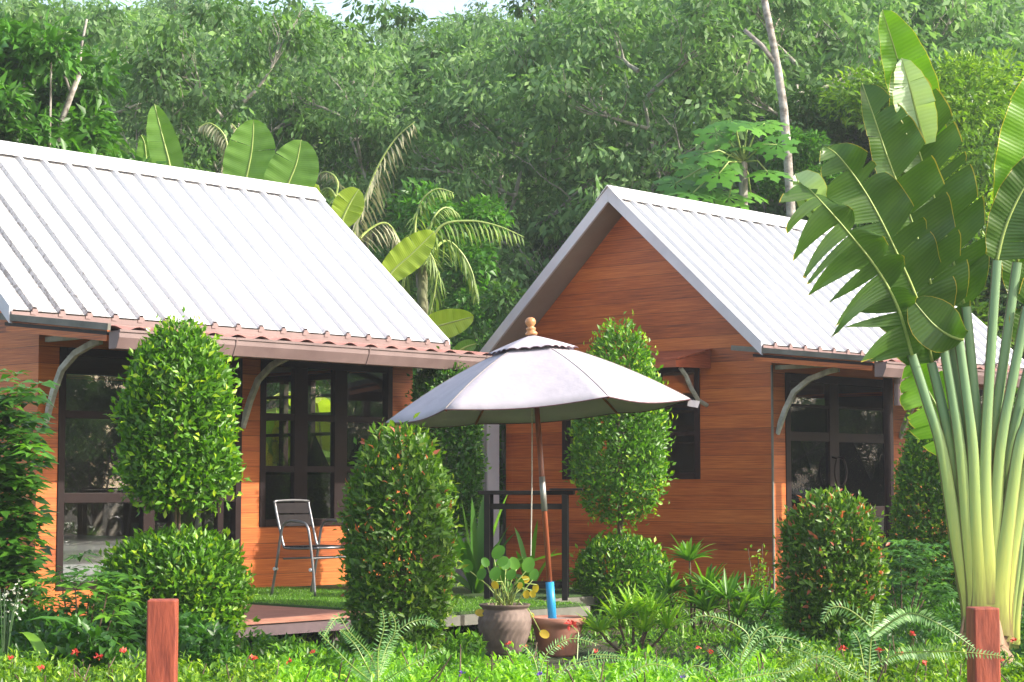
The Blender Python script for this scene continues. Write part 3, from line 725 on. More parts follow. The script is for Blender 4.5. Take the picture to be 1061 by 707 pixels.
scatter('low_leafy_cover', 'low green leaves filling the bed in front of the timber deck', 'ground cover', 225, 500, 11.2, 14.2, 16000, lambda x, d: .12+.12*np.maximum(0, np.sin(x*.06+d*3)), .065, .028, M['grassy'], hi=.7)
scatter('grass', 'grass around the bungalows', 'grass', -100, 1200, 15, 38, 60000, lambda x, d: .10+0*x, .14, .018, M['grassy'])

# ------------------------------------------------------------------ strap-leaved plants
def strap_plant(name, label, loc, n, L, W, mat, upf=.9, droop=.9, tone=(.2, 1), cat='plant', rz=0, tilt=None, hub=.04, grp=None):
    Vs, Fs, Ts = [], [], []; k = 0; S = 7
    for i in range(n):
        a = rnd.uniform(0, 6.283); el = rnd.uniform(upf*.45, upf*1.35); l = L*rnd.uniform(.6, 1.1); w_ = W*rnd.uniform(.7, 1.15)
        d = Vector((math.cos(a)*math.cos(el), math.sin(a)*math.cos(el), math.sin(el)))
        if tilt is not None: d = (d+Vector(tilt)).normalized()
        p = Vector((math.cos(a)*hub*rnd.random(), math.sin(a)*hub*rnd.random(), 0)); dr = droop*rnd.uniform(.5, 1.4); tn = rnd.uniform(*tone)
        side = d.cross(Vector((0, 0, 1))); side = side.normalized() if side.length > .05 else Vector((1, 0, 0))
        side = (side+Vector((rnd.uniform(-.3, .3), rnd.uniform(-.3, .3), rnd.uniform(-.3, .3)))).normalized()
        for j in range(S+1):
            t = j/S; ww = w_*(math.sin(math.pi*min(1, t*.86+.12))**.7)*(1 if t < .98 else .1)
            up_ = side.cross(d).normalized()
            Vs += [p+side*ww/2+up_*ww*.18, p, p-side*ww/2+up_*ww*.18]; Ts += [tn]*3
            d = (d+Vector((0, 0, -dr/S*1.2))).normalized(); p = p+d*l/S
        for j in range(S):
            b = k+j*3; Fs += [(b, b+1, b+4, b+3), (b+1, b+2, b+5, b+4)]
        k = len(Vs)
    o = mesh_np(name, np.array([tuple(v) for v in Vs]), np.array(Fs), mat, None, np.array(Ts), smooth=True)
    o.location = loc; tag(o, label, cat, grp); return o
def dracaena(name, label, px, D, heads, mat, L=.26, W=.03, grp=None, tone=(.2, .9)):
    b = ground_at(px, D); t = thing(name, label, 'shrub', b, 0, grp); st = MB()
    for i, (dx, dz) in enumerate(heads):
        q = RIGHT*dx+FWD*rnd.uniform(-.12, .12)+Vector((0, 0, dz))
        st.tube([(q.x*.3, q.y*.3, 0), (q.x*.75, q.y*.75, q.z*.6), q], [.012, .010, .008], 6)
        o = strap_plant('leaf_tuft', None, (0, 0, 0), 38, L, W, mat, .95, .6, tone); o.parent = t; o.location = q
        if 'category' in o.keys(): del o['category']
    st.build('stem', M['twig'], t, local=True); return t

rr = rnd.uniform
GD = 'spiky dracaena shrubs by the gable wall'
dracaena('dracaena', 'spiky dark green shrub with one raised head against the gable wall', 716, 16.6, [(-.02, .66), (-.20, .38), (.12, .42), (.24, .34), (-.3, .25), (.02, .3)], M['grassy'], .27, .036, GD, (.0, .65))
dracaena('dracaena', 'low spiky green shrub below bare brown wall next to the dome topiary', 758, 16.2, [(-.22, .26), (-.05, .36), (.12, .32), (.28, .26), (.05, .2)], M['grassy'], .27, .034, GD, (.0, .7))
dracaena('dracaena', 'light green spiky clump in front of the lower ball of two-tier topiary', 655, 15.0, [(-.26, .18), (-.12, .28), (.0, .33), (.14, .30), (.27, .20), (.08, .18)], M['grassy'], .25, .026, GD, (.5, 1))
strap_plant('spider_lily', 'broad strap-leaved lily arching left in front of left door', ground_at(60, 10.9, .20), 26, .78, .066, M['grassy'], .75, 1.1, (.15, .75), tilt=tuple(-RIGHT*.35))
strap_plant('dark_lily', 'dark drooping strap-leaved plant under the lower topiary ball', ground_at(120, 11.2, .22), 16, .62, .08, M['schef'], .8, 1.2, (.1, .6), tilt=tuple(RIGHT*.3))
strap_plant('crinum_lily', 'big upright strap-leaved lily behind the ribbed vase pot', ground_at(494, 17.9, .3), 22, .98, .10, M['schef'], 1.15, .5, (.3, 1))
strap_plant('striped_lily', 'arching pale strap-leaved plant under the black bar table', ground_at(548, 18.2, .3), 16, .85, .055, M['grassy'], .95, .9, (.2, .7))
def whorl(name, label, px, D, heads, mat, L, W, n=8, cat='shrub', stemh=0, tone=(.1, .9), grp=None, palm=True):
    """umbrella-like whorls of oval leaves on thin stems"""
    b = ground_at(px, D); t = thing(name, label, cat, b, 0, grp); st = MB(); P, Dd, Nn, Tn, Ls = [], [], [], [], []
    for hx, hy in heads:
        c = at(hx, hy, D+rnd.uniform(-.3, .3))-b
        if len(P) < 14*n and c.z < .75: st.tube([Vector((c.x*.15, c.y*.15, 0)), Vector((c.x*.6, c.y*.6, c.z*.6)), c], [.009, .007, .004], 5)
        a0 = rnd.uniform(0, 6.28); ax = Vector((rnd.uniform(-.4, .4), rnd.uniform(-.4, .4), 1)).normalized()-FWD*.25
        tn = rnd.uniform(*tone)
        for k in range(n):
            a = a0+6.283*k/n+rnd.uniform(-.15, .15); d = Vector((math.cos(a), math.sin(a), rnd.uniform(-.25, .35)))
            P.append(tuple(c+d*L*.15)); Dd.append(tuple(d)); Nn.append(tuple(ax)); Tn.append(tn+rnd.uniform(-.1, .1)); Ls.append(L*rnd.uniform(.75, 1.1))
    Ls = np.array(Ls); V, Fc, T = leaves(np.array(P), np.array(Dd), np.array(Nn), Ls, Ls*W/L, np.clip(Tn, 0, 1), .12, .2)
    mesh_np('foliage', V, Fc, mat, t, T); st.build('stem', M['twig'], t, local=True); return t
whorl('schefflera', 'dark schefflera with a pale finger-leaf head below left glazed door', 92, 11.9,
      [(86, 575), (83, 578), (70, 590), (62, 596), (100, 600), (78, 610), (92, 616), (112, 612), (120, 628), (60, 620), (98, 640), (85, 650), (76, 640), (108, 655), (66, 603), (95, 590), (128, 640), (90, 632), (104, 625)]+[(rr(40, 135), rr(595, 662)) for _ in range(45)], M['schef'], .11, .038, 8, tone=(.1, .95))
heads = [(rr(-15, 40), rr(400, 640)) for _ in range(190)]+[(rr(-10, 26), rr(470, 600)) for _ in range(90)]+[(16, 432), (8, 420), (24, 438), (12, 446), (30, 452), (40, 398), (38, 415), (6, 395), (14, 388)]
whorl('climbing_shrub', 'dark leafy shrub at the left edge covering the wall corner', 6, 13.0, heads, M['schef'], .125, .070, 7, tone=(.05, .8))
heads = [(24, 455), (16, 461), (30, 463), (8, 470), (34, 470)]
whorl('bright_leaf_sprig', 'bright green leaf sprig on the shrub at left edge', 14, 12.6, heads, M['bright'], .12, .055, 7, tone=(.7, 1))
whorl('glossy_shrub', 'glossy low shrub behind dome topiary near double door', 930, 16.0, [(rr(905, 985), rr(560, 650)) for _ in range(170)], M['schef'], .085, .035, 7, tone=(.2, .8))
whorl('glossy_shrub', 'leafy shrub at the foot of fan palm by right edge', 1045, 14.5, [(rr(1025, 1066), rr(560, 680)) for _ in range(120)], M['schef'], .085, .035, 7, tone=(.1, .6))
# sparse twiggy sapling
def sapling():
    b = ground_at(786, 17.4); t = thing('sapling', 'sparse twiggy sapling at the corner of the gable wall', 'sapling', b); st = MB(); P, Dd = [], []
    for k in range(7):
        x = rr(775, 800); top = at(x, rr(562, 600), 17.4)-b; mid = Vector((top.x*.5+rr(-.03, .03), top.y*.5, top.z*.5)); st.tube([(0, 0, 0), mid, top], [.007, .005, .003], 5)
        for j in range(26):
            q = rr(.25, 1); p = Vector((0, 0, 0)).lerp(mid, q*2) if q < .5 else mid.lerp(top, q*2-1); P.append(tuple(p+Vector((rr(-.04, .04), rr(-.04, .04), rr(-.02, .02))))); Dd.append((rr(-1, 1), rr(-1, 1), rr(-.3, .8)))
    n = len(P); V, Fc, T = leaves(np.array(P), np.array(Dd), rdir(n)+np.array([0, 0, 1]), .05, .026, rng.uniform(.3, 1, n)); mesh_np('foliage', V, Fc, M['ficus'], t, T); st.build('stem', M['twig'], t, local=True)
sapling()
# tiny white sprays
def spray():
    b = ground_at(10, 11.0); t = thing('white_flower_spray', 'spray of tiny white blossoms at left edge above hedge', 'flowers', b); st = MB(); P = []
    for k in range(9):
        e = at(rr(-2, 24), rr(606, 640), 11.0)-b; st.tube([(0, 0, .2), (e.x*.6, e.y*.6, e.z*.8), e], [.004, .003, .002], 5)
        for j in range(5): P.append(tuple(e+Vector((rr(-.05, .05), rr(-.05, .05), rr(-.06, .05)))))
    n = len(P)*4; P = np.repeat(np.array(P), 4, 0); V, Fc, T = leaves(P, rdir(n), rdir(n), .013, .009, rng.uniform(0, 1, n)); mesh_np('blossom', V, Fc, M['flower_white'], t, T); st.build('stem', M['grassy'], t, local=True)
spray()

# ------------------------------------------------------------------ fern-like fronds
def pinnate(base, path, L, W, mat, sp=.02, droop=.3, wing=None, tone=(0, 1)):
    """leaflets on both sides of a path of Vectors; returns arrays relative to base"""
    P, Dd, Nn, Ls = [], [], [], []
    tot = sum((path[i+1]-path[i]).length for i in range(len(path)-1)); acc = 0
    for i in range(len(path)-1):
        a, b = path[i], path[i+1]; l = (b-a).length; d = (b-a).normalized(); k = max(1, int(l/sp))
        wv = d.cross(FWD) if wing == 'view' else wing if wing is not None else d.cross(Vector((0, 0, 1)))
        wv = (wv-d*wv.dot(d)).normalized()
        for j in range(k):
            p = a.lerp(b, j/k); t = (acc+l*j/k)/tot; ll = L*(math.sin(math.pi*(.12+.84*t))**.6)
            for s in (-1, 1):
                P.append(tuple(p-base)); Dd.append(tuple(wv*s+d*.55+Vector((0, 0, -droop))+Vector((rr(-.12, .12), rr(-.12, .12), rr(-.12, .12))))); Nn.append((rr(-.3, .3), rr(-.3, .3), 1) if wing != 'view' else tuple(-FWD+Vector((rr(-.4, .4), rr(-.4, .4), .6+rr(-.3, .3))))); Ls.append(ll*rr(.85, 1.1))
        acc += l
    Ls = np.array(Ls); return leaves(np.array(P), np.array(Dd), np.array(Nn), Ls, W, rng.uniform(tone[0], tone[1], len(P)), .1, .15)
def smooth_path(pts, k=6):
    out = []
    n = len(pts)
    for i in range(n-1):
        p0, p1, p2, p3 = pts[max(i-1, 0)], pts[i], pts[i+1], pts[min(i+2, n-1)]
        for j in range(k):
            t = j/k; out.append(.5*((2*p1)+(p2-p0)*t+(2*p0-5*p1+4*p2-p3)*t*t+(3*p1-p0-3*p2+p3)*t*t*t))
    out.append(pts[-1]); return out
def fern(name, label, px, D, fronds, L=.036, W=.0075, mat=None, grp='feathery fern plants in the front bed'):
    b = ground_at(px, D); t = thing(name, label, 'fern', b, 0, grp)
    for fr in fronds:
        pts = smooth_path([at(x, y, D+dd) for x, y, dd in fr])
        V, Fc, T = pinnate(b, pts, L, W, mat or M['fern'], sp=.012, wing='view', droop=.15)
        st = MB(); st.tube([p-b for p in pts], [.0032*(1-.6*i/len(pts)) for i in range(len(pts))], 5)
        o = mesh_np('frond', V, Fc, mat or M['fern'], t, T); q = st.build('rachis', M['midrib'], t, local=True); q.parent = o
    return t
fern('fern', 'silvery fern sprawling in front of the egg-shaped topiary', 385, 9.4,
     [[(392, 706, 0), (384, 680, 0), (362, 655, -.1), (350, 640, -.1), (335, 660, -.2)], [(392, 706, 0), (392, 675, 0), (398, 650, 0), (396, 632, 0)],
      [(390, 706, 0), (402, 668, .1), (420, 648, .1), (440, 642, .1), (455, 650, 0)], [(385, 706, 0), (365, 690, -.2), (345, 670, -.2), (330, 655, -.2)],
      [(398, 706, 0), (420, 692, -.1), (440, 682, -.1), (462, 672, -.1)], [(388, 706, 0), (380, 690, -.2), (368, 668, -.2), (352, 652, -.3)], [(392, 706, 0), (400, 680, .1), (410, 650, .1), (404, 634, .1)]])
fern('fern', 'arching fern in the middle of front bed before dome topiary', 790, 9.0,
     [[(768, 707, 0), (768, 680, 0), (776, 660, 0), (758, 645, 0), (728, 638, 0), (714, 648, 0)], [(768, 690, 0), (790, 662, -.1), (820, 662, -.1), (842, 672, -.1)],
      [(768, 680, 0), (788, 650, 0), (806, 668, 0), (818, 678, 0)], [(800, 707, -.2), (850, 680, -.2), (880, 696, -.2), (905, 706, -.2)], [(755, 706, -.3), (790, 699, -.3), (825, 695, -.3)],
      [(820, 670, 0), (850, 683, -.1), (872, 694, -.1), (890, 704, -.1)], [(770, 700, 0), (752, 680, 0), (744, 670, 0)]])
fern('fern', 'tall leafy fern reaching across the right wooden post', 905, 8.2,
     [[(900, 707, 0), (902, 670, 0), (905, 640, 0), (908, 625, 0)], [(903, 650, 0), (880, 632, 0), (862, 630, 0), (852, 645, 0)],
      [(895, 690, 0), (890, 665, 0), (884, 655, 0)], [(905, 690, -.1), (930, 678, -.2), (965, 675, -.5), (1000, 676, -.6), (1040, 680, -.6)], [(903, 660, 0), (940, 636, -.4), (975, 648, -.6), (1010, 672, -.6)]], L=.042)
fern('fern', 'small fern with dried yellow stems in front of terracotta pot', 560, 9.2,
     [[(560, 707, 0), (565, 680, 0), (590, 662, 0), (620, 668, 0)], [(560, 707, 0), (552, 680, 0), (540, 668, 0)], [(620, 707, 0), (610, 680, 0), (640, 680, 0)], [(575, 705, 0), (590, 690, 0), (625, 682, 0), (655, 684, 0)]], L=.032)
fern('fern', 'low fern at the bottom edge right of ground cover flowers', 700, 8.8, [[(640, 707, 0), (668, 690, 0), (690, 690, 0), (712, 700, 0)], [(700, 707, 0), (720, 690, 0), (745, 700, 0)]], L=.04)

# ------------------------------------------------------------------ fence posts
def post(label, px, D, topy, wpx, dz=0):
    b = ground_at(px, D); w_ = wpx*D/F; h_ = zpx(topy, D); t = MB()
    t.box((-w_/2, -w_/2, -.1), (w_/2, w_/2, h_)); o = t.build('fence_post', M['postwood'], None, bevel=.006, local=True); o.location = b; o.rotation_euler = (0, 0, YAW-math.pi/2+dz)
    return tag(o, label, 'post', 'red stained fence posts')
post('red stained square post standing in the hedge at the lower left', 172.5, 7.6, 620, 30, .10)
post('red stained square post in front of the fan palm trunk', 1013, 7.8, 628, 27, .10)

# ------------------------------------------------------------------ pots
def pot(name, label, px, D, boty, prof, mat, scale=1, wob=None, cat='pot'):
    b = at(px, boty, D); b.z = max(b.z, 0); t = thing(name, label, cat, b); m = MB(); m.lathe(prof, 72)
    if wob:
        vs = []
        for x, y, z in m.v:
            r = math.hypot(x, y); a = math.atan2(y, x); k = wob(r, a, z); vs.append((x*k, y*k, z))
        m.v = vs
    return t, m.build('pot_body', mat, t, smooth=True, local=True)
vz = [(0, 0), (.13, 0), (.145, .02), (.185, .12), (.212, .22), (.215, .29), (.200, .35), (.180, .385), (.205, .41), (.21, .425), (.19, .425), (.165, .39), (.0, .385)]
vz = [(r_*.93, z_*.87) for r_, z_ in vz]
prof = []
for i in range(len(vz)-1):
    for t_ in np.linspace(0, 1, 5, endpoint=False): prof.append((vz[i][0]*(1-t_)+vz[i+1][0]*t_, vz[i][1]*(1-t_)+vz[i+1][1]*t_))
prof.append(vz[-1])
def groove(r, a, z):
    if z > .31 or z < .04 or r < .1: return 1
    return 1+.026*math.sin(26*a+7*math.sin(z*15)+0)
vp, _ = pot('vase_pot', 'grey-brown clay vase pot with wavy carved grooves', 523, 14.6, 677, prof, M['claydark'], wob=groove)
MB().lathe([(0, .322), (.158, .326)], 24).build('soil', M['soil'], vp, local=True)
tp, _ = pot('umbrella_pot', 'terracotta pot filled with cement holding the umbrella pole', 578, 14.8, 682, [(0, 0), (.135, 0), (.145, .02), (.185, .20), (.19, .235), (.215, .245), (.218, .285), (.205, .295), (.185, .285), (.18, .27), (0, .27)], M['terracotta'])
MB().lathe([(0, .278), (.183, .276)], 24).build('cement_fill', M['cement'], tp, local=True)
# plant in the vase
def heart_leaf(c, d, n, L, W, tone):
    """rounded heart leaf fan"""
    c = Vector(c); d = Vector(d).normalized(); n = Vector(n); s = n.cross(d).normalized(); u = d.cross(s)
    V = [c]; K = 12
    for i in range(K+1):
        a = -math.pi*.98+2*math.pi*.98*i/K; r = (1+.25*math.cos(a)) ; x = math.cos(a)*.5*r+.30; y = math.sin(a)*.5*r
        V.append(c+d*x*L+s*y*W+u*(abs(y)*.15*W-.10*x*x*L))
    return [tuple(v) for v in V], [(0, i, i+1) for i in range(1, K+1)]
def potted_plant():
    b = Vector(vp.location)+Vector((0, 0, .32)); t = thing('potted_plant', 'leafy plant with yellowing leaves growing in the vase pot', 'potted plant', b); D = 14.6
    st = MB(); g, y = MB(), MB()
    G = [(512, 578, .09), (524, 590, .08), (535, 590, .08), (505, 587, .06), (520, 605, .09), (545, 592, .09), (530, 612, .08), (497, 600, .07), (487, 592, .08), (540, 610, .07), (510, 600, .08), (552, 601, .07), (516, 585, .07), (526, 600, .07)]
    Yl = [(548, 600, .06), (545, 612, .05), (511, 603, .05), (551, 612, .045), (502, 636, .06), (509, 641, .05), (553, 638, .05), (560, 655, .06), (540, 604, .04), (556, 606, .05)]
    for lst, mb_, sag in ((G, g, 0), (Yl, y, 1)):
        for x, yy, L in lst:
            c = at(x, yy, D+rr(-.12, .12))-b; a = rr(0, 6.28)
            k0 = Vector((rr(-.06, .06), rr(-.06, .06), 0)); st.tube([k0, k0.lerp(c, .55)+Vector((0, 0, .03 if not sag else .10)), c], [.006, .005, .004], 5)
            dd = (RIGHT*rr(-.7, .7)+UP*(rr(.2, .9) if not sag else rr(-1, .1))); nn_ = -FWD+UP*rr(.1, .8)+RIGHT*rr(-.5, .5)
            V, Fc = heart_leaf(c, dd, nn_, L*1.35, L*1.05, 0); mb_.add(V, Fc)
    for mb_, mt, nm, tr in ((g, M['bright'], 'green_leaves', (.4, 1)), (y, M['yellowleaf'], 'yellow_leaves', (0, 1))):
        o = mb_.build(nm, mt, t, local=True, smooth=True); a = o.data.attributes.new('tone', 'FLOAT', 'POINT')
        v = []; 
        for i in range(len(o.data.vertices)//14): v += [rr(*tr)]*14
        a.data.foreach_set('value', v)
    st.build('stems', M['midrib'], t, local=True, smooth=True)
potted_plant()
hb = thing('hibiscus', 'single drooping crimson flower in front of the terracotta pot', 'flower', ground_at(597, 14.4)); 
hp_ = at(592, 648, 14.4)-Vector(hb.location)
MB().tube([(0, 0, 0), (hp_.x*.5+.05, hp_.y*.5, hp_.z*.8), (hp_.x, hp_.y, hp_.z)], .004, 5).build('stem', M['midrib'], hb, local=True)
o = flower_head('petals', M['flower_red'], .05, 14, None, (0, 0, 0)); o.parent = hb; o.location = hp_

# ------------------------------------------------------------------ umbrella
def umbrella():
    D = 14.8; b = at(573, 650, D); t = thing('garden_umbrella', 'open pale lilac canvas parasol on wooden pole between the bungalows', 'umbrella', b)
    apex = at(551, 352, D+.22)-b; foot = Vector((0, 0, 0)); ax = (apex-foot).normalized()
    L_ = apex.length; P = lambda f: foot+ax*(L_*f)
    pl = MB().tube([P(.0), P(.99)], .021, 16).build('pole', M['polewood'], t, local=True, smooth=True)
    MB().tube([P(.40), P(.52)], .0235, 16).build('ferrule', M['chrome'], pl, local=True, smooth=True)
    MB().tube([P(.015), P(.155)], .033, 18).build('sleeve', M['blue'], t, local=True, smooth=True)
    # frame axes of the canopy (leans with the pole)
    A = (RIGHT-ax*RIGHT.dot(ax)).normalized(); B = ax.cross(A).normalized()   # A right, B away
    Rr = 1.19; drop = .56; N = 6; a0 = R(175)
    rim = [apex+A*Rr*math.cos(a0+k*math.pi/3)+B*Rr*math.sin(a0+k*math.pi/3)-ax*drop for k in range(N)]
    def surf(a, r, top, sagmul=.75, h0=0, dropf=1, sc=0):
        k = int(a) % N; f = a-int(a); 
        ang0 = a0+k*math.pi/3; ang1 = ang0+math.pi/3
        d0 = A*math.cos(ang0)+B*math.sin(ang0); d1 = A*math.cos(ang1)+B*math.sin(ang1)
        q = d0*(1-f)+d1*f
        prof = -(r*.62+r*r*.38)
        sag = math.sin(math.pi*f)*r*r
        return top+q*Rr*r-q.normalized()*sag*.035*sagmul+ax*(drop*dropf*prof-sag*.045*sagmul+h0+sc*abs(math.sin(math.pi*f*1.0)))
    nA, nR = 12, 12
    def cloth(r0, r1, top, h0, thick, name, sm=.75, scal=0):
        V = []
        for j in range(nR+1):
            r = r0+(r1-r0)*j/nR
            for i in range(N*nA):
                s_ = 0
                if scal and j == nR: s_ = scal*(abs(math.sin(math.pi*(i/nA)*4))-.5)
                V.append(surf(i/nA, r, top, sm, h0+s_))
        n_ = N*nA; F_ = [(j*n_+i, j*n_+(i+1) % n_, (j+1)*n_+(i+1) % n_, (j+1)*n_+i) for j in range(nR) for i in range(n_)]
        o = MB().add(V, F_).build(name, M['canvas'], t, local=True, smooth=True)
        md = o.modifiers.new('thick', 'SOLIDIFY'); md.thickness = thick; return o, V[-n_:], F_
    cn, edge, _ = cloth(.03, 1.0, apex, 0, .003, 'canopy')
    e = MB(); e.tube(edge+edge[:1], .0045, 5, cap=False); q = e.build('hem', M['canvas_edge'], cn, local=True)
    vc_, ved, _ = cloth(.0, .30, apex, .035, .003, 'vent_cap', .6, .013); vc_.parent = cn
    e = MB(); e.tube(ved+ved[:1], .003, 5, cap=False); e.build('vent_hem', M['canvas_edge'], vc_, local=True)
    # seam lines over the ribs
    for k in range(N):
        s = MB(); s.tube([surf(k, r, apex)+ax*.003 for r in np.linspace(.28, .99, 10)], .0035, 5); s.build('seam', M['soffit'], cn, local=True)
        s = MB(); pts = [surf(k, r, apex)-ax*.014 for r in np.linspace(.05, .99, 10)]; s.tube(pts, .010, 6); rb = s.build('rib', M['polewood'], t, local=True)
        s = MB(); s.tube([P(.80), surf(k, .5, apex)-ax*.02], .008, 6); s.build('strut', M['polewood'], rb, local=True)
    MB().tube([P(.785), P(.82)], .04, 16).build('runner', M['finialwood'], t, local=True)
    fl = MB(); tp_ = apex+ax*.035
    prof = [(0, 0), (.045, 0), (.048, .015), (.036, .03), (.030, .034), (.038, .045), (.038, .055), (.02, .064), (.028, .072), (.040, .09), (.042, .108), (.034, .128), (.018, .138), (0, .14)]
    fl.lathe(prof, 24); Rm = ax.to_track_quat('Z', 'Y').to_matrix(); fl.v = [tuple(Rm@Vector(v)+tp_) for v in fl.v]
    fl.build('finial', M['finialwood'], t, local=True, smooth=True)
    # strap tab at the right tip
    tip = rim[3]; s = MB(); s.add([tip+A*-.02, tip+A*.07-ax*.02, tip+A*.05-ax*.07, tip-A*.03-ax*.05], [(0, 1, 2, 3)]); o = s.build('tie_strap', M['canvas'], cn, local=True)
    md = o.modifiers.new('t', 'SOLIDIFY'); md.thickness = .003
    p0 = P(.80)-RIGHT*.03; p1 = at(550, 576, D-.03)-b
    MB().tube([p0, p0.lerp(p1, .5)+RIGHT*.004, p1], .005, 6).build('rope', M['rope'], t, local=True)
umbrella()

# ------------------------------------------------------------------ bar table
def table():
    D = 17.0; zt = 1.255; c = ground_at(546, D, 0); u0, v0 = c.x, c.y
    t = thing('bar_table', 'tall black slatted bar table behind the umbrella pole', 'table', (u0, v0, .315), YAW-math.pi/2+R(-3)); z = zt-.315
    hw = .385; hd = .24
    for s in (-1, 1):
        m = MB(); m.box((-hw-.03, s*.13-.115, z-.035), (hw+.03, s*.13+.115, z)); m.build('top_plank', M['blackm'], t, local=True, bevel=.004)
    for sx in (-1, 1):
        for sy in (-1, 1):
            MB().box((sx*(hw-.05)-.025, sy*hd-.025, 0), (sx*(hw-.05)+.025, sy*hd+.025, z-.035)).build('leg', M['blackm'], t, local=True, bevel=.003)
    for sy in (-1, 1):
        MB().box((-hw+.075, sy*hd-.018, z-.16), (hw-.075, sy*hd+.018, z-.115)).build('upper_rail', M['blackm'], t, local=True)
        MB().box((-hw+.075, sy*hd-.018, .10), (hw-.075, sy*hd+.018, .14)).build('lower_rail', M['blackm'], t, local=True)
    for sx in (-1, 1):
        MB().box((sx*(hw-.05)-.018, -hd+.025, .10), (sx*(hw-.05)+.018, hd-.025, .14)).build('end_rail', M['blackm'], t, local=True)
    MB().box((hw-.18, -.27, z+.002), (hw+.10, .27, z+.02)).build('end_flap', M['blackm'], t, local=True)
table()

# ------------------------------------------------------------------ chair
def chair():
    Z0 = .315; nr = Vector((11.40, 13.38, Z0)); t = thing('metal_chair', 'aluminium armchair with black slatted back on the turf platform', 'chair', nr)
    f = (RIGHT*.84-FWD*.54).normalized(); w_ = (RIGHT*.60+FWD*.80).normalized()
    def p(a, b, z): return f*a+w_*b+Vector((0, 0, z))
    W_ = .52
    for b, inn in ((0, .035), (W_, -.035)):
        arm = smooth_path([p(0, b, 0), p(.06, b, .30), p(.105, b, .56), p(.135, b, .635), p(.19, b, .665), p(.27, b, .668), p(.36, b, .655), p(.405, b, .62), p(.43, b, .54), p(.47, b, .28), p(.50, b, 0)], 4)
        MB().tube(arm, .0125, 8).build('arm_frame', M['alu'], t, local=True, smooth=True)
    a, b = .04, W_-.04
    bk = smooth_path([p(.50, a, .43), p(.15, a, .425), p(.10, a, .45), p(.065, a, .56), p(.0, a, .80), p(-.005, a+.03, .845), p(-.005, b-.03, .845), p(.0, b, .80), p(.065, b, .56), p(.10, b, .45), p(.15, b, .425), p(.50, b, .43)], 4)
    MB().tube(bk, .0125, 8).build('back_frame', M['alu'], t, local=True, smooth=True)
    MB().tube([p(.50, a, .43), p(.50, b, .43)], .0125, 8).build('front_rail', M['alu'], t, local=True, smooth=True)
    for s in (.0, 1.0): MB().tube([p(.10, a*(1-s)+b*s, .33) , p(.45, a*(1-s)+b*s, .345)], .008, 8).build('side_stretcher', M['alu'], t, local=True)
    MB().tube([p(.46, .0, .34), p(.46, W_, .34)], .009, 8).build('stretcher', M['alu'], t, local=True)
    for z0, z1 in ((.735, .825), (.62, .72)):
        x0 = -.0+(.80-z0)*.27; x1 = (.80-z1)*.27
        m = MB(); m.prism([p(x0, a+.005, z0), p(x1, a+.005, z1), p(x1-.01, a+.005, z1+.002), p(x0-.01, a+.005, z0+.002)], w_*(b-a-.01)); orient_fix(m.build('back_slat', M['slat'], t, local=True))
    for k in range(7):
        m = MB(); x = .12+k*.054; m.prism([p(x, a-.01, .436), p(x+.045, a-.01, .436), p(x+.045, a-.01, .446), p(x, a-.01, .446)], w_*(b-a+.02)); orient_fix(m.build('seat_slat', M['slat'], t, local=True))
    for q in (p(.045, -.0, .24), p(.455, .0, .24), p(.455, W_, .24)):
        MB().tube([q-w_*.02, q+w_*.02], .016, 8).build('bolt_cap', M['white'], t, local=True)
chair()
# inside the left bungalow: white bed with a curved post
bd = thing('bed', 'white bed with turned post seen dimly through left glazed door', 'bed', (10.9, 16.2, .3))
MB().box((10.2, 15.3, .45), (12.0, 17.2, .78)).build('mattress', M['linen'], bd, bevel=.04)
MB().box((10.15, 15.25, .3), (12.05, 17.25, .44)).build('bed_frame', M['white'], bd)
for x, y in ((10.2, 15.2), (12.0, 15.2)):
    MB().lathe([(.03, 0), (.03, .3), (.022, .33), (.035, .4), (.035, .62), (.02, .68), (.034, .76), (.0, .79)], 14, (x, y, .3)).build('bed_post', M['white'], bd, smooth=True)

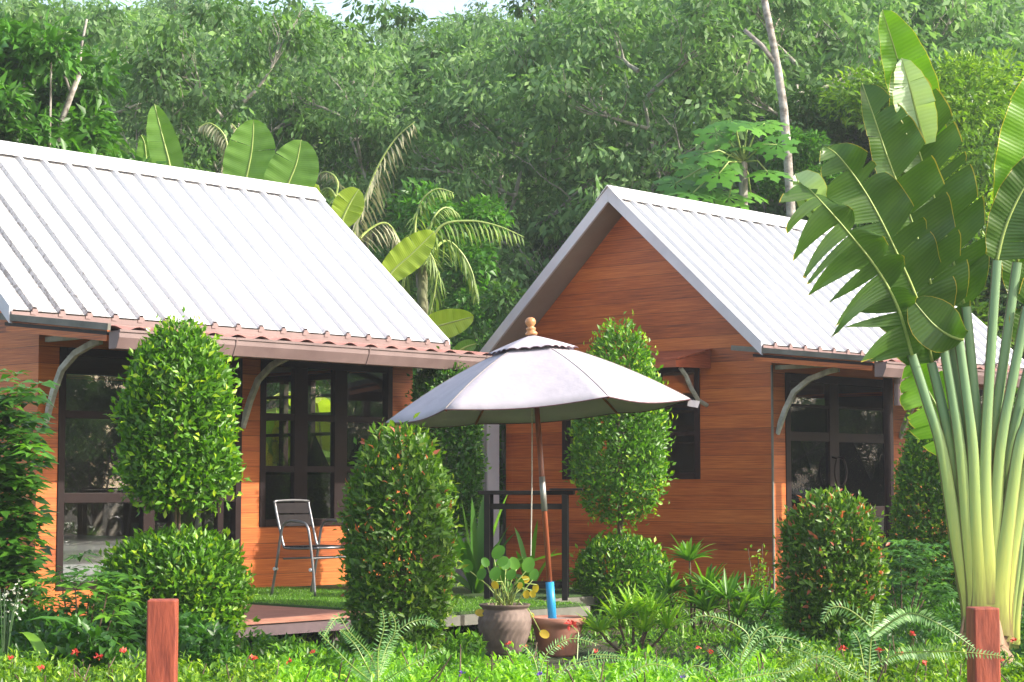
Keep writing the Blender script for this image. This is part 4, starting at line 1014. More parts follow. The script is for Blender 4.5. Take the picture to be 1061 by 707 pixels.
# ------------------------------------------------------------------ big ribbed leaves
def blade(name, parent, origin, mid, wl, wr, nl, nr, mat, side0=None, gapk=.16, fold=.25, tears=1.0, seed=1, sweep=.35, drp=.35, ribr=.012, prof=None):
    """mid: midrib points; wl/wr half widths left/right; nl/nr number of torn segments; one mesh, midrib as its own child"""
    r = random.Random(seed); pts = smooth_path([Vector(p) for p in mid], 10); n = len(pts)
    seg = [(pts[i+1]-pts[i]).length for i in range(n-1)]; tot = sum(seg); cum = [0]
    for s in seg: cum.append(cum[-1]+s)
    def samp(t):
        x = t*tot
        for i in range(n-1):
            if x <= cum[i+1] or i == n-2:
                f = (x-cum[i])/max(seg[i], 1e-6); p = pts[i].lerp(pts[i+1], f)
                a = pts[max(i-1, 0)]; b = pts[min(i+2, n-1)]; return p, (b-a).normalized()
    prof = prof or (lambda t: max(0, math.sin(math.pi*min(1, .10+.90*t))**.55) if t < .5 else max(.0, math.sin(math.pi*(.10+.90*t)))**.6)
    V, Fc, UV = [], [], []; TS = 7
    for sgn, w_, ns in ((1, wl, nl), (-1, wr, nr)):
        if w_ <= 0: continue
        cuts = sorted([0, 1]+[min(.985, max(.02, (i+r.uniform(-.38, .38))/ns)) for i in range(1, ns)])
        for a, b in zip(cuts[:-1], cuts[1:]):
            sub = max(2, int((b-a)*tot/.035)); dro = r.uniform(-.06, 1)*drp*tears; sw = sweep+r.uniform(-.12, .12)*tears; fd = fold+r.uniform(-.12, .12)*tears; wsc = 1-r.uniform(0, .16)*tears*(1 if ns > 3 else 0)
            k = len(V)
            for i in range(sub+1):
                t = a+(b-a)*i/sub; p, T = samp(t)
                s0 = side0 if side0 is not None else RIGHT*-1
                S = (s0-T*s0.dot(T)).normalized()*sgn; N = T.cross(S)*sgn; N = N.normalized()
                e = (i/sub); gap = tears*gapk*(1 if ns > 3 else .0)
                for j in range(TS+1):
                    q = j/TS; ww = w_*prof(t)*wsc
                    # segment narrows toward its tip where it is torn
                    nar = (.5-e)*gap*(q**2)*(b-a)*tot
                    corner = 1-.10*tears*(1-e)*q*(1 if ns > 3 else 0)-.05*tears*(e**8)*q
                    wav = .012*math.sin(t*40+seed)*q
                    P_ = p+S*(ww*q*math.cos(fd)*corner)+N*(ww*q*math.sin(fd)*(1)+wav)+T*(ww*q*sw+nar)-Vector((0, 0, 1))*(dro*ww*q*q)
                    V.append(tuple(P_-origin)); UV.append((t*tot, q))
            for i in range(sub):
                for j in range(TS):
                    x = k+i*(TS+1)+j; Fc.append((x, x+1, x+TS+2, x+TS+1))
    o = mesh_np(name, np.array(V), np.array(Fc), mat, parent, None, np.array(UV), smooth=True)
    m = MB(); m.tube([p-origin for p in pts], [ribr*(1-.8*i/n) for i in range(n)], 7); q = m.build('midrib', M['midrib'], o, local=True, smooth=True); return o
def petiole(parent, origin, path, w0, w1, name='leaf_stalk', flat=.55, mat=None):
    pts = smooth_path([Vector(p) for p in path], 6); n = len(pts); K = 12; V, UV, Fc = [], [], []
    for i, p in enumerate(pts):
        T = (pts[min(i+1, n-1)]-pts[max(i-1, 0)]).normalized(); S = (RIGHT-T*RIGHT.dot(T)).normalized(); N = T.cross(S)
        t = i/(n-1); ww = w1+(w0-w1)*(1-t)**2.6
        for k in range(K):
            a = 2*math.pi*k/K; V.append(tuple(p-origin+S*ww*math.cos(a)+N*min(ww, .032)*flat*1.3*math.sin(a))); UV.append((t, abs(math.cos(a))))
    for i in range(n-1):
        for k in range(K): Fc.append((i*K+k, i*K+(k+1) % K, (i+1)*K+(k+1) % K, (i+1)*K+k))
    return mesh_np(name, np.array(V), np.array(Fc), mat or M['petiole'], parent, None, np.array(UV), smooth=True)

def fan_palm():
    D = 12.4; o = ground_at(1022, D); t = thing('fan_palm', "large traveller's palm with a flat fan of pale green stalks at the right", 'palm', o)
    A = lambda x, y, d=0: at(x, y, D+d)
    # short trunk with dry husks
    MB().tube([(0, 0, -.1), (0, 0, .2), A(1023, 672)-o, A(1024, 640)-o], [.15, .14, .12, .08], 14).build('trunk', M['husk'], t, local=True, smooth=True)
    st = [  # top point, point at y=467, base
        ((944, 366), (976, 467), (992, 560), (1012, 652), .00), ((965, 376), (986, 467), (998, 555), (1014, 650), .03),
        ((976, 350), (995, 467), (1004, 555), (1016, 646), -.02), ((985, 354), (1001, 467), (1008, 550), (1018, 640), .04),
        ((993, 350), (1008, 467), (1012, 545), (1020, 630), -.03), ((1001, 318), (1014, 467), (1018, 545), (1022, 622), .02),
        ((1033, 270), (1021, 467), (1021, 545), (1024, 618), -.03), ((1054, 272), (1028, 467), (1026, 550), (1027, 624), .03),
        ((1064, 318), (1036, 467), (1031, 555), (1028, 634), -.02), ((1068, 372), (1046, 467), (1036, 556), (1030, 642), .03),
        ((1070, 415), (1055, 467), (1042, 560), (1032, 650), -.03), ((1080, 440), (1063, 490), (1048, 568), (1034, 656), .0)]
    for i, (a, b, c, d, dd) in enumerate(st):
        petiole(t, o, [A(d[0], d[1]+8, dd), A(d[0]*.75+c[0]*.25, d[1]*.72+c[1]*.28, dd), A(*c, dd), A(*b, dd), A((a[0]+b[0])/2+(1 if a[0] > b[0] else -1)*-.6, (a[1]+b[1])/2, dd), A(*a, dd)], .112, .032)
    # old sheath stubs at the sides
    for px, py, s in ((997, 612, -1), (1003, 632, -1), (1044, 600, 1), (1041, 622, 1)):
        petiole(t, o, [A(1022, 662, .05), A((px+1022)/2, (py+660)/2+4, .05), A(px, py, .05), A(px-s*-3, py-16, .06)], .075, .03, 'sheath_stub')
    for px, s in ((1000, -1), (1040, 1), (1008, -1)):
        q = MB().tube([A(px, 690, .02)-o, A(px+s*3, 660, .0)-o, A(px+s*-2, 628, 0)-o], [.035, .045, .008], 7, flat=.35).build('dry_husk', M['husk'], t, local=True)
    LB = lambda nm, mid, wl, wr, nl, nr, mt, **k: blade('leaf_blade', t, o, [A(*m) for m in mid], wl, wr, nl, nr, mt, **k)
    LB('a', [(945, 368, -.05), (930, 318, -.1), (908, 278, -.15), (878, 240, -.2), (850, 208, -.22), (826, 183, -.1)], .50, .22, 14, 6, M['trav'], seed=3, fold=.15, sweep=.10, tears=1.4, drp=.30, gapk=.55)
    LB('b', [(966, 376, .05), (952, 316, 0), (930, 264, -.05), (900, 205, -.08), (870, 163, -.1), (851, 150, -.05)], .36, .31, 11, 7, M['trav'], seed=5, fold=.16, sweep=.28, drp=.2, tears=1.1, gapk=.3)
    LB('c', [(978, 352, .10), (966, 300, .05), (945, 230, .02), (922, 170, 0), (905, 120, 0), (893, 86, .05)], .12, .33, 3, 8, M['trav'], seed=8, fold=.22, sweep=.42, drp=.1, tears=.9, gapk=.2)
    LB('d', [(1000, 320, .2), (985, 262, .18), (968, 205, .15), (950, 150, .15), (938, 100, .12), (930, 60, .1)], .20, .33, 4, 9, M['trav'], seed=12, fold=.24, sweep=.42, drp=.05, tears=.9, gapk=.2)
    # top leaf, backlight put into its brighter green, and a paler folded part
    LB('e', [(962, 175, .25), (950, 130, .25), (938, 90, .25), (926, 48, .22), (914, 10, .2)], .13, .21, 2, 3, M['trav_b'], seed=14, fold=.3, sweep=.2, drp=0, tears=.2)
    LB('f', [(958, 150, .05), (950, 120, .03), (943, 92, .0), (934, 60, .0)], .17, .14, 8, 3, M['trav_p'], seed=15, fold=.5, sweep=.1, drp=.1, tears=.7)
    LB('g', [(850, 228, -.1), (838, 214, -.12), (830, 196, -.15), (824, 180, -.12)], .06, .17, 1, 1, M['trav_p'], seed=16, fold=.4, sweep=.3, drp=.2, tears=.1)
    LB('i', [(998, 352, -.1), (984, 348, -.12), (966, 335, -.12), (945, 310, -.12)], .15, .17, 1, 1, M['trav'], seed=18, fold=.1, sweep=.1, drp=.1, tears=.1)
    # right-hand leaves, cut by the picture edge
    LB('j', [(1033, 270, 0), (1042, 235, 0), (1058, 200, 0), (1080, 168, 0), (1100, 140, 0)], .15, .36, 2, 6, M['trav'], seed=19, fold=.2, sweep=.25, drp=.1, tears=.6)
    LB('k', [(1054, 272, .1), (1062, 220, .1), (1070, 160, .1), (1078, 110, .1), (1090, 60, .1)], .26, .36, 3, 6, M['trav_b'], seed=20, fold=.25, sweep=.25, drp=.05, tears=.4)
    LB('l', [(1064, 318, .2), (1080, 260, .2), (1100, 200, .2), (1120, 150, .2)], .36, .4, 6, 6, M['trav'], seed=21, fold=.2, sweep=.25, drp=.15, tears=.8)
    LB('m', [(1068, 372, .1), (1090, 330, .1), (1120, 300, .1), (1160, 270, .1)], .4, .4, 7, 7, M['trav'], seed=22, fold=.2, tears=.9)
    LB('n', [(992, 470, .45), (975, 430, .45), (956, 395, .45), (944, 372, .42)], .26, .22, 7, 5, M['trav_b'], seed=23, fold=.15, sweep=.2, drp=.1, tears=1.1)
fan_palm()
def young_palm():
    D = 13.4; o = ground_at(1052, D); t = thing('young_fan_palm', 'young green fan palm stalks right beside the big fan palm base', 'palm', o)
    A = lambda x, y, d=0: at(x, y, D+d)
    for i, (x0, x1, yt) in enumerate(((1048, 1066, 470), (1052, 1074, 480), (1045, 1058, 540))):
        petiole(t, o, [A(x0, 690), A(x0+1, 640), A((x0+x1)/2, 570), A(x1, yt)], .05, .02)
        blade('leaf_blade', t, o, [A(x1, yt), A(x1+14, yt-50), A(x1+34, yt-90), A(x1+60, yt-110)], .2, .2, 3, 3, M['trav_b'], seed=30+i, tears=.5)
young_palm()

# ------------------------------------------------------------------ banana plants and palms behind the left bungalow
GB = 'banana plants behind the left bungalow'
def banana(label, px, D, leaves_, mat='banana', stemtop=2.4):
    o = ground_at(px, D); t = thing('banana_plant', label, 'banana plant', o, 0, GB)
    MB().tube([(0, 0, -.1), (0, 0, 1.0), (0.02, .02, stemtop)], [.13, .10, .05], 14).build('stem', M['palmstem'], t, local=True, smooth=True)
    for k, L in enumerate(leaves_):
        pts, w_, mt, sd = L[:4]; A = [at(x, y, D+d) for x, y, d in pts]
        top = Vector((0.02, .02, stemtop)); m = MB(); e = A[0]-o
        m.tube(smooth_path([top, top.lerp(e, .5)+Vector((0, 0, .15)), e], 5), [.030]*4+[.022]*7, 8)
        b = blade('leaf_blade', t, o, A, w_, w_*(L[4] if len(L) > 4 else 1), 3, 3, M[mt], seed=sd, fold=.18, sweep=.22, drp=.08, tears=.35, ribr=.02)
        q = m.build('leaf_stalk', M['midrib'], t, local=True, smooth=True)
M['palmstem'] = speck('green_brown_stem', (.07, .09, .03), (.2, .19, .09), .6, 5, 0, (4, 4, 1), .4)
banana('banana plant with two tall leaves rising over the left roof ridge', 160, 25,
       [([(180, 205, 0), (176, 172, 0), (168, 140, 0), (160, 108, 0)], .22, 'banana', 41, .9), ([(158, 205, .3), (153, 178, .3), (150, 150, .3), (146, 140, .3)], .14, 'banana', 42), ([(140, 190, .2), (128, 172, .2), (112, 160, .2), (104, 152, .2)], .16, 'banana', 43)])
banana('banana plant with a broad pair of leaves near the ridge end', 268, 25,
       [([(248, 210, 0), (255, 185, 0), (261, 155, 0), (263, 124, 0)], .34, 'banana', 44), ([(290, 220, -.3), (297, 195, -.3), (307, 170, -.3), (312, 145, -.3)], .33, 'banana', 45), ([(305, 225, -.2), (318, 205, -.2), (330, 192, -.2)], .16, 'banana_y', 46)])
banana('banana plant with a yellow-green leaf leaning right past the roof end', 395, 24,
       [([(398, 292, 0), (410, 278, 0), (428, 262, 0), (450, 240, 0)], .21, 'banana_y', 47, .9), ([(352, 235, .3), (358, 220, .3), (366, 205, .3), (372, 196, .3)], .20, 'banana_y', 48)])
banana('low banana plant with one round yellow-green leaf above the gutter end', 450, 22.5,
       [([(432, 347, 0), (448, 340, 0), (468, 334, 0), (491, 328, 0)], .17, 'banana_y', 49), ([(470, 368, .3), (482, 360, .3), (494, 356, .3)], .09, 'banana', 50)], stemtop=1.9)
# low lush clump seen through the side window; sunlit look painted as yellower blades
def lush(label, u, v, seed):
    r = random.Random(seed); o = Vector((u, v, 0)); t = thing('banana_plant', label, 'banana plant', o, 0, GB)
    MB().tube([(0, 0, -.1), (0, 0, 1.0), (0, 0, 1.5)], [.11, .09, .05], 12).build('stem', M['palmstem'], t, local=True, smooth=True)
    for k in range(9):
        a = 6.283*k/9+r.uniform(-.3, .3); d = Vector((math.cos(a), math.sin(a), 0)); h0 = r.uniform(.85, 1.75)
        P_ = [o+d*.1+Vector((0, 0, h0)), o+d*.25+Vector((0, 0, h0+.45)), o+d*.5+Vector((0, 0, h0+.65)), o+d*.78+Vector((0, 0, h0+.55))]
        blade('leaf_blade', t, o, P_, .21, .21, 3, 3, M['banana' if k % 3 == 0 else 'banana_y'], seed=seed+k, fold=.2, tears=.5, side0=d.cross(Vector((0, 0, 1))), ribr=.015)
lush('lush banana clump seen through the left panes of the left bungalow window', 15.15, 17.75, 60)
lush('lush banana clump seen through the middle panes of left bungalow window', 15.35, 17.1, 80)
lush('lush banana clump close behind the end wall of the left bungalow', 15.6, 16.4, 95)
def coconut(label, px, D, base_y, fronds, grp=None):
    o = ground_at(px, D); t = thing('coconut_palm', label, 'palm', o); top = at(px, base_y, D)-o
    MB().tube([(0, 0, -.1), top*.5, top], [.09, .08, .07], 12).build('trunk', M['palmstem'], t, local=True, smooth=True)
    for pts, L_, mt in fronds:
        path = smooth_path([top+o]+[at(x, y, D+d) for x, y, d in pts], 6)
        V, Fc, T = pinnate(o, path, L_, .030, M[mt], sp=.045, droop=1.1, wing=None)
        f = mesh_np('frond', V, Fc, M[mt], t, T); m = MB().tube([p-o for p in path], [.022*(1-.75*i/len(path)) for i in range(len(path))], 6); q = m.build('rachis', M['midrib'], f, local=True)
coconut('young coconut palm with a grey dry frond arching above the left roof end', 362, 25.5, 262,
        [([(372, 225, 0), (388, 180, 0), (408, 146, 0), (430, 126, 0)], .55, 'deadfrond'), ([(355, 232, .3), (348, 205, .3), (340, 195, .4), (330, 200, .5)], .30, 'palmfrond'), ([(380, 240, .2), (402, 232, .3), (420, 262, .4)], .42, 'deadfrond'), ([(345, 225, .5), (350, 190, .6), (338, 178, .8), (322, 186, .9)], .25, 'deadfrond')])
coconut('green coconut palm whose frond droops right between the two roofs', 438, 26, 275,
        [([(455, 236, 0), (485, 229, 0), (515, 234, 0), (543, 246, 0)],   .45, 'palmfrond'), ([(430, 240, .2), (436, 210, .2), (452, 196, .2), (470, 200, .2)], .34, 'palmfrond'), ([(444, 262, -.2), (452, 280, -.2), (450, 305, -.2), (444, 330, -.2)], .42, 'palmfrond'), ([(432, 258, -.1), (424, 270, -.1), (418, 300, -.1), (420, 325, -.1)], .40, 'palmfrond'), ([(460, 250, .4), (478, 262, .4), (490, 285, .4), (494, 310, .4)], .42, 'palmfrond'), ([(425, 250, .5), (412, 262, .5), (404, 290, .5)], .4, 'palmfrond'), ([(442, 250, .8), (450, 225, .8), (462, 215, .9), (475, 222, 1)], .3, 'palmfrond')])
coconut('dry palm crown showing just above the left roof beside broad banana leaves', 232, 26, 178,
        [([(236, 160, 0), (232, 140, 0), (218, 128, 0), (206, 132, 0)], .3, 'deadfrond'), ([(240, 158, .3), (246, 138, .3), (240, 128, .3)], .22, 'deadfrond')])

# ------------------------------------------------------------------ trees
def tree_proto(name, seed, H, cr, cz0, nb, ncl, lpc, LL, LW, mat, bark, trunk_r=.11, clr=.55, label=None, droop=.4, shape=.5, lean=0, leafq=False, twigs=True):
    """tapered trunk, limbs and a crown of leaf clusters; crown spans cz0..H with radius cr"""
    r = random.Random(seed); t = thing(name, label, 'tree'); mb = MB()
    tp = [Vector((0, 0, -.3))]; 
    for i in range(1, 7): tp.append(Vector((r.uniform(-.12, .12)*i+lean*i/6, r.uniform(-.12, .12)*i, H*.78*i/6)))
    mb.tube(tp, [trunk_r*(1-.78*i/6) for i in range(7)], 9)
    ends = []
    def branch(p, d, l, rad, lvl):
        pts = [p]; q = p.copy()
        for j in range(4):
            d = (d+Vector((r.uniform(-.28, .28), r.uniform(-.28, .28), r.uniform(-.10, .22)))).normalized(); q = q+d*l/4; pts.append(q.copy())
            if lvl < 2 and j >= 1:
                for _ in range(1 if lvl else 2):
                    e = (d+Vector((r.uniform(-1, 1), r.uniform(-1, 1), r.uniform(-.2, .6)))).normalized(); branch(q, e, l*.55, rad*.45, lvl+1)
        mb.tube(pts, [rad*(1-.17*j) for j in range(5)], 5 if lvl else 6, cap=False); ends.append(q)
    for k in range(nb):
        z = cz0+(H*.86-cz0)*(k+.3)/nb*.98; f = z/(H*.78)*6; i = min(5, int(f)); p = tp[i].lerp(tp[min(6, i+1)], f-i)
        a = k*2.4+r.uniform(-.4, .4); up = r.uniform(.15, .7); fz = (z-cz0)/(H-cz0); rad_ = cr*(1-.55*fz)*r.uniform(.65, 1)
        branch(p, Vector((math.cos(a), math.sin(a), up)).normalized(), rad_, trunk_r*.36, 0)
    o = mb.build('trunk', bark, t, local=True, smooth=True)
    g = np.random.default_rng(seed); C = []
    E_ = np.array([tuple(e) for e in ends])
    while len(C) < ncl:
        if r.random() < .6: e = E_[r.randrange(len(E_))]; c = e+g.normal(0, .35, 3)
        else:
            z = r.random(); a = r.uniform(0, 6.283); q = r.random()**.45; fr = math.sin(math.pi*min(1, z*.85+.13))**shape
            c = np.array([math.cos(a)*cr*q*fr, math.sin(a)*cr*q*fr, cz0+(H-cz0)*z])+np.array([lean, 0, 0])*z
        C.append(c)
    C = np.array(C); n = ncl*lpc; ci = np.repeat(np.arange(ncl), lpc); cs = g.uniform(.55, 1.25, ncl)[ci]
    off = norm(g.normal(size=(n, 3)))*(g.uniform(0, 1, n)**.5)[:, None]*np.array([1, 1, .55])*clr*cs[:, None]
    P = C[ci]+off
    d = norm(off*.8+g.normal(size=(n, 3))*.35*clr+np.array([0, 0, -droop*clr])); nr = norm(g.normal(size=(n, 3))*.5+np.array([0, 0, 1]))
    tone = np.clip(g.beta(2, 2, n)*.6+g.uniform(-.15, .42, ncl)[ci], 0, 1); s = g.uniform(.5, 1.45, n)
    V, Fc, T = (quads if leafq else leaves)(P, d, nr, LL*s, LW*s, tone)
    mesh_np('crown', V, Fc, mat, t, T); return t
M['barkmid'] = speck('rubber_bark', (.20, .18, .14), (.48, .45, .38), .9, 3, 0, (4, 4, 1.2), .6, .02)
# far rubber trees: four kinds, copied
protos = [tree_proto('rubber_tree', 100+k, h, c_, cz, 14, ncl, 58, .20, .085, mt, M['barkmid'], .14, .62, 'x', .5, leafq=True)
          for k, (h, c_, cz, ncl, mt) in enumerate(((12.5, 2.7, 2.6, 250, M['forest']), (11.5, 2.9, 2.0, 260, M['forest']), (13.2, 2.5, 3.2, 240, M['forest']), (12.0, 2.8, 2.4, 260, M['forest_d'])))]
TREES = []
for p_, h_ in zip(protos, (12.5, 11.5, 13.2, 12.0)): p_['H'] = h_*1.02
def plant(proto, px, D, sc_, rz, label, group='trees of the wooded hillside'):
    used = proto.get('used', 0); o = proto if not used else copy_tree(proto)
    if 'used' in o.keys(): del o['used']
    proto['used'] = 1
    g = ground_at(px, D); dd = g.x*math.cos(YAW)+g.y*math.sin(YAW); g.z = max(0, dd-36)*.22*min(1, max(0, (g.y+5)/15))
    H0 = {'a': 12.5}.get('a'); yt = (-16 if px < 300 else 8 if px < 590 else -50 if px < 1000 else -20)+rnd.uniform(-14, 14)
    sc_ = (CZ+(503.5-yt)*D/F-g.z)/proto.get('H', 12.3)
    o.location = g; o.rotation_euler = (0, 0, rz); o.scale = (sc_*rnd.uniform(.93, 1.1), sc_*rnd.uniform(.93, 1.1), sc_); o['label'] = label; o['category'] = 'tree'; o['group'] = group; TREES.append(o); return o
ordn = ['leftmost', 'second', 'third', 'fourth', 'fifth', 'sixth', 'seventh', 'eighth', 'ninth', 'tenth', 'eleventh', 'twelfth']
def LAB(kd, ri, i, n):
    if i == n-1: return '%s, rightmost of the %s' % (kinds[kd], tiers[ri])
    return '%s, %s of the %s' % (kinds[kd], ordn[i]+(' from the left' if i else ''), tiers[ri])
rows = [(33, 9, 0, .92), (38, 10, 55, .95), (44, 10, 10, .93), (52, 11, 50, .92), (61, 11, 5, .95), (72, 12, 45, 1.0), (84, 12, 10, 1.0)]
sides = ['far left', 'left', 'left of centre', 'centre', 'right of centre', 'right', 'far right']
kinds = ['tall grey-green rubber tree', 'broad grey-green rubber tree', 'slender high-crowned rubber tree', 'darker green forest tree']
tiers = ['front hillside row', 'second hillside row', 'third row up the hillside', 'fourth row up the hillside', 'fifth row up the hillside', 'upper hillside row', 'topmost hillside row']
for ri, (D, n, off, s0) in enumerate(rows):
    for i in range(n):
        px = -60+off+(1180/(n-1))*i+rnd.uniform(-22, 22); kd = rnd.choice([0, 1, 2, 0, 1, 3]) if px < 700 else rnd.choice([3, 0, 3, 1])
        above = 'above the left bungalow roof' if px < 330 else 'between the two bungalows' if px < 560 else 'above the right gable' if px < 760 else 'above the right bungalow roof' if px < 900 else 'behind the fan palm leaves'
        plant(protos[kd], px, D+rnd.uniform(-2, 2), s0*rnd.uniform(.88, 1.08), rnd.uniform(0, 6.28), LAB(kd, ri, i, n), '%s %s' % ('trees of the', tiers[ri]))
# bushes of the understorey: fill the gap between the roofs
def bush(name, label, px, D, H, r_, n, mat, L=.11, W=.05, cat='shrub', z0=0.0, seed=0, lumps=26, grp=None):
    g = np.random.default_rng(seed); o = ground_at(px, D); t = thing(name, label, cat, o, 0, grp)
    C = np.c_[g.uniform(-r_, r_, lumps), g.uniform(-r_, r_, lumps), z0+(H-z0)*g.uniform(.05, 1, lumps)**.8]; q = np.hypot(C[:, 0], C[:, 1])/r_; C[:, :2] /= np.maximum(1, q)[:, None]
    C[:, :2] *= (1-.45*np.clip((C[:, 2]-H*.5)/(H*.5), 0, 1))[:, None]
    ci = g.integers(0, lumps, n); sr = g.uniform(.22, .5, lumps)*(r_/1.2)
    off = norm(g.normal(size=(n, 3)))*(g.uniform(0, 1, n)**.4)[:, None]*sr[ci][:, None]*np.array([1, 1, .8]); P = C[ci]+off; P[:, 2] = np.maximum(P[:, 2], .02)
    d = norm(off+g.normal(size=(n, 3))*.25+np.array([0, 0, -.05])); nr = norm(g.normal(size=(n, 3))*.5+np.array([0, 0, 1])+off*.5)
    tone = np.clip(g.beta(2, 2, n)*.6+g.uniform(-.1, .3, lumps)[ci], 0, 1); s = g.uniform(.6, 1.2, n)
    V, Fc, T = leaves(P, d, nr, L*s, W*s, tone); mesh_np('foliage', V, Fc, mat, t, T)
    m = MB(); r = random.Random(seed)
    for k in range(7):
        a = r.uniform(0, 6.28); c = C[r.randrange(lumps)]; m.tube([(0.1*math.cos(a), .1*math.sin(a), -.1), (c[0]*.4, c[1]*.4, c[2]*.5), tuple(c)], [.045, .03, .012], 6)
    m.build('trunk', M['bark'], t, local=True, smooth=True); return t
bush('broadleaf_tree', 'bright green broadleaf tree standing between the two bungalow roofs', 455, 29, 5.5, 1.5, 15000, M['bright'], .15, .07, 'tree', .3, 201)
bush('broadleaf_tree', 'bright green bush behind the left slope of right gable', 520, 28, 4.4, 1.3, 12000, M['forest_d'], .14, .06, 'tree', .2, 202)
bush('broadleaf_tree', 'mid green bush low behind the dry coconut frond', 395, 30, 4.6, 1.5, 12000, M['forest_d'], .14, .06, 'tree', .2, 203)
bush('understorey_shrub', 'dark shrub low behind the left bungalow gable end', 470, 26, 2.6, 1.2, 9000, M['forest_d'], .12, .055, 'shrub', .0, 204)
# trees behind the right bungalow and the fan palm
bush('leafy_tree', 'bright fine-leaved tree rising beside papaya behind the right ridge', 838, 29, 6.9, .75, 17000, M['bright'], .10, .045, 'tree', 3.0, 205, 40)
bush('glossy_tree', 'large glossy yellow-green tree behind the fan palm leaves', 968, 30, 7.9, 2.1, 42000, M['ficus2'] if 'ficus2' in M else M['ficus'], .15, .06, 'tree', 1.2, 206, 90)
bush('glossy_tree', 'dark shaded tree left of glossy yellow-green tree behind right ridge', 885, 31, 7.6, 1.2, 22000, M['forest_d'], .14, .06, 'tree', 1.8, 207, 50)
bush('glossy_tree', 'dense dark tree at the right edge beyond the right bungalow', 1060, 29, 5.6, 1.7, 26000, M['forest_d'], .14, .06, 'tree', .5, 208, 60)
# left foreground broadleaf tree above the left roof
bush('broadleaf_tree', 'bright broad-leaved tree in the upper left corner over the roof', 48, 24, 6.9, 1.25, 7500, M['bright'], .21, .09, 'tree', 2.8, 209, 30)
bush('broadleaf_tree', 'darker broad-leaved tree at the upper left edge of the photo', -24, 23, 6.3, 1.0, 6000, M['bright'], .20, .08, 'tree', 2.4, 210, 34)
def bare(label, D, path, rad, twigs, mat='palebark', name='bare_trunk_tree'):
    P_ = [at(x, y, D) for x, y in path]; g = P_[0].copy(); g.z = 0; t = thing(name, label, 'tree', g)
    MB().tube([Vector((0, 0, -.2))]+[p-g for p in P_], [rad*1.25]+[rad*(1-.4*i/len(P_)) for i in range(len(P_))], 12).build('trunk', M[mat], t, local=True, smooth=True)
    for tw, r_ in twigs: MB().tube([at(x, y, D)-g for x, y in tw], [r_*(1-.5*i/len(tw)) for i in range(len(tw))], 8).build('limb', M[mat], t, local=True, smooth=True)
bare('pale bare-trunked tree with one broken side branch above the right roof', 28, [(822, 260), (816, 160), (812, 112), (806, 72), (800, 40), (792, 0), (786, -40)], .068, [([(804, 66), (790, 48), (771, 31)], .045)])
bare('leaning thin pale trunk inside the upper left broad-leaved tree', 24, [(56, 180), (64, 125), (74, 98), (82, 78)], .045, [([(74, 98), (60, 60), (50, 30)], .02), ([(82, 78), (84, 50), (90, 20)], .02)])
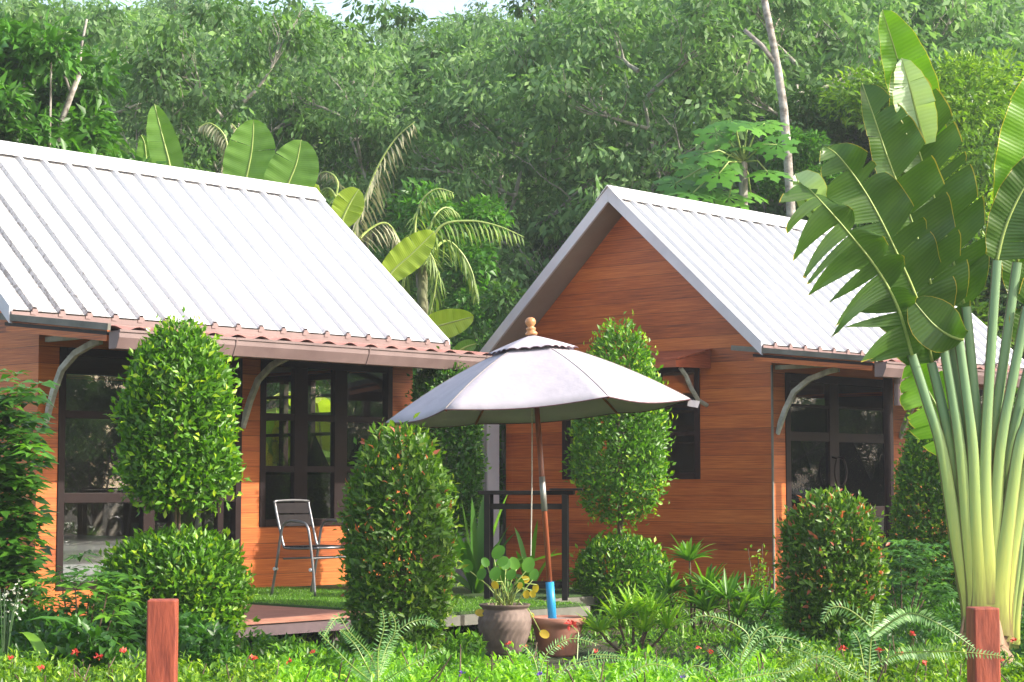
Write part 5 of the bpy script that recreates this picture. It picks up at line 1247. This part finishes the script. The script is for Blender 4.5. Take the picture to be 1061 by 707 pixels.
def papaya():
    D = 27; o = ground_at(770, D); t = thing('papaya_tree', 'papaya tree with big lobed leaves above the right bungalow ridge', 'papaya tree', o); top = at(770, 168, D)-o
    MB().tube([(0, 0, 0), top*.5, top], [.12, .09, .06], 10).build('trunk', M['bark'], t, local=True, smooth=True)
    Vs, Fs, Ts = [], [], []; st = MB()
    tips = [(742, 138), (758, 126), (776, 130), (792, 128), (728, 160), (752, 165), (770, 152), (735, 195), (755, 205), (778, 200), (700, 190), (795, 178), (718, 200), (745, 180), (805, 150), (720, 178)]
    for x, y in tips:
        c = at(x, y, D+rr(-.5, .5))-o; st.tube([top, top.lerp(c, .6)+Vector((0, 0, .1)), c], [.015, .012, .008], 6)
        nn_ = (Vector((rr(-.3, .3), rr(-.3, .3), 1))-FWD*rr(.3, 1.1)).normalized(); a0 = rr(0, 6.28); s = nn_.cross(RIGHT).normalized(); s2 = nn_.cross(s); tn = rr(.1, 1)
        for k in range(8):
            a = a0+math.pi*1.8*(k/7-.5); d = s*math.cos(a)+s2*math.sin(a); L_ = rr(.30, .42)
            b0 = len(Vs); side = nn_.cross(d); V = [c]
            for q, ww in ((.30, .03), (.50, .11), (.60, .05), (.75, .085), (.85, .03), (1.0, .0)):
                V += [c+d*L_*q+side*ww-nn_*q*q*.08, c+d*L_*q-side*ww-nn_*q*q*.08]
            Vs += V; Ts += [tn]*len(V); Fs.append((b0, b0+1, b0+2, b0+2))
            for j in range(5): Fs.append((b0+1+2*j, b0+3+2*j, b0+4+2*j, b0+2+2*j))
    me = MB(); me.v = [tuple(v) for v in Vs]; me.f = [tuple(dict.fromkeys(f)) for f in Fs]; q = me.build('leaves', M['bright'], t, local=True)
    a = q.data.attributes.new('tone', 'FLOAT', 'POINT'); a.data.foreach_set('value', Ts); st.build('leaf_stalks', M['midrib'], t, local=True, smooth=True)
papaya()
# thin pale branches of the hillside trees
# trees across the lawn that the glass reflects
for i, (u, v, s) in enumerate(((24, -7, .52), (29, -3, .6), (34, -9, .62), (20, -12, .55), (38, -2, .65), (30, -14, .6), (42, -8, .6), (16, -9, .5), (22, -17, .75), (27, -19, .8), (32, -16, .75), (37, -14, .8), (43, -15, .8), (48, -11, .85), (52, -5, .9), (18, -18, .7), (26, -12, .6), (33, -13, .7), (46, -2, .8))):
    o = copy_tree(protos[i % 4]); o.location = (u, v, 0); o.scale = (s, s, s)
    if 'used' in o.keys(): del o['used']
    o['label'] = 'garden tree across the lawn, mirrored in the window glass'; o['category'] = 'tree'; o['group'] = 'garden trees mirrored in the glass'; o.name = 'garden_tree'
b0 = bush('glass_darkening_shrub', 'dense shrub added across the lawn to darken the window reflections', 500, 10, 3.4, 1.9, 9000, M['forest_d'], .16, .08, 'shrub', .0, 301, grp='shrubs added to darken the glass reflections')  # out-of-view row added to block the horizon glow in the glass
for i in range(17):
    o = b0 if i == 0 else copy_tree(b0); o.location = (16+i*2.6, -20+i*1.15+(i % 3)*1.1, 0); o.rotation_euler.z = i*1.3
for p_ in [o for o in bpy.data.objects if 'H' in o.keys()]:
    del p_['H']
for p_ in protos:
    if 'used' in p_.keys(): del p_['used']

# ------------------------------------------------------------------ thin haze in the humid air
hz = MB().box((-720, -720, -1.5), (920, 920, 44)).build('haze', bpy.data.materials.new('haze_air'))
tag(hz, kind='stuff'); hm = hz.data.materials[0]; hm.use_nodes = True; hn = hm.node_tree; hn.nodes.clear()
pv = hn.nodes.new('ShaderNodeVolumePrincipled'); pv.inputs['Color'].default_value = (.93, .96, 1, 1); pv.inputs['Density'].default_value = .0011
pv.inputs['Anisotropy'].default_value = .2
ho = hn.nodes.new('ShaderNodeOutputMaterial'); hn.links.new(pv.outputs[0], ho.inputs['Volume'])
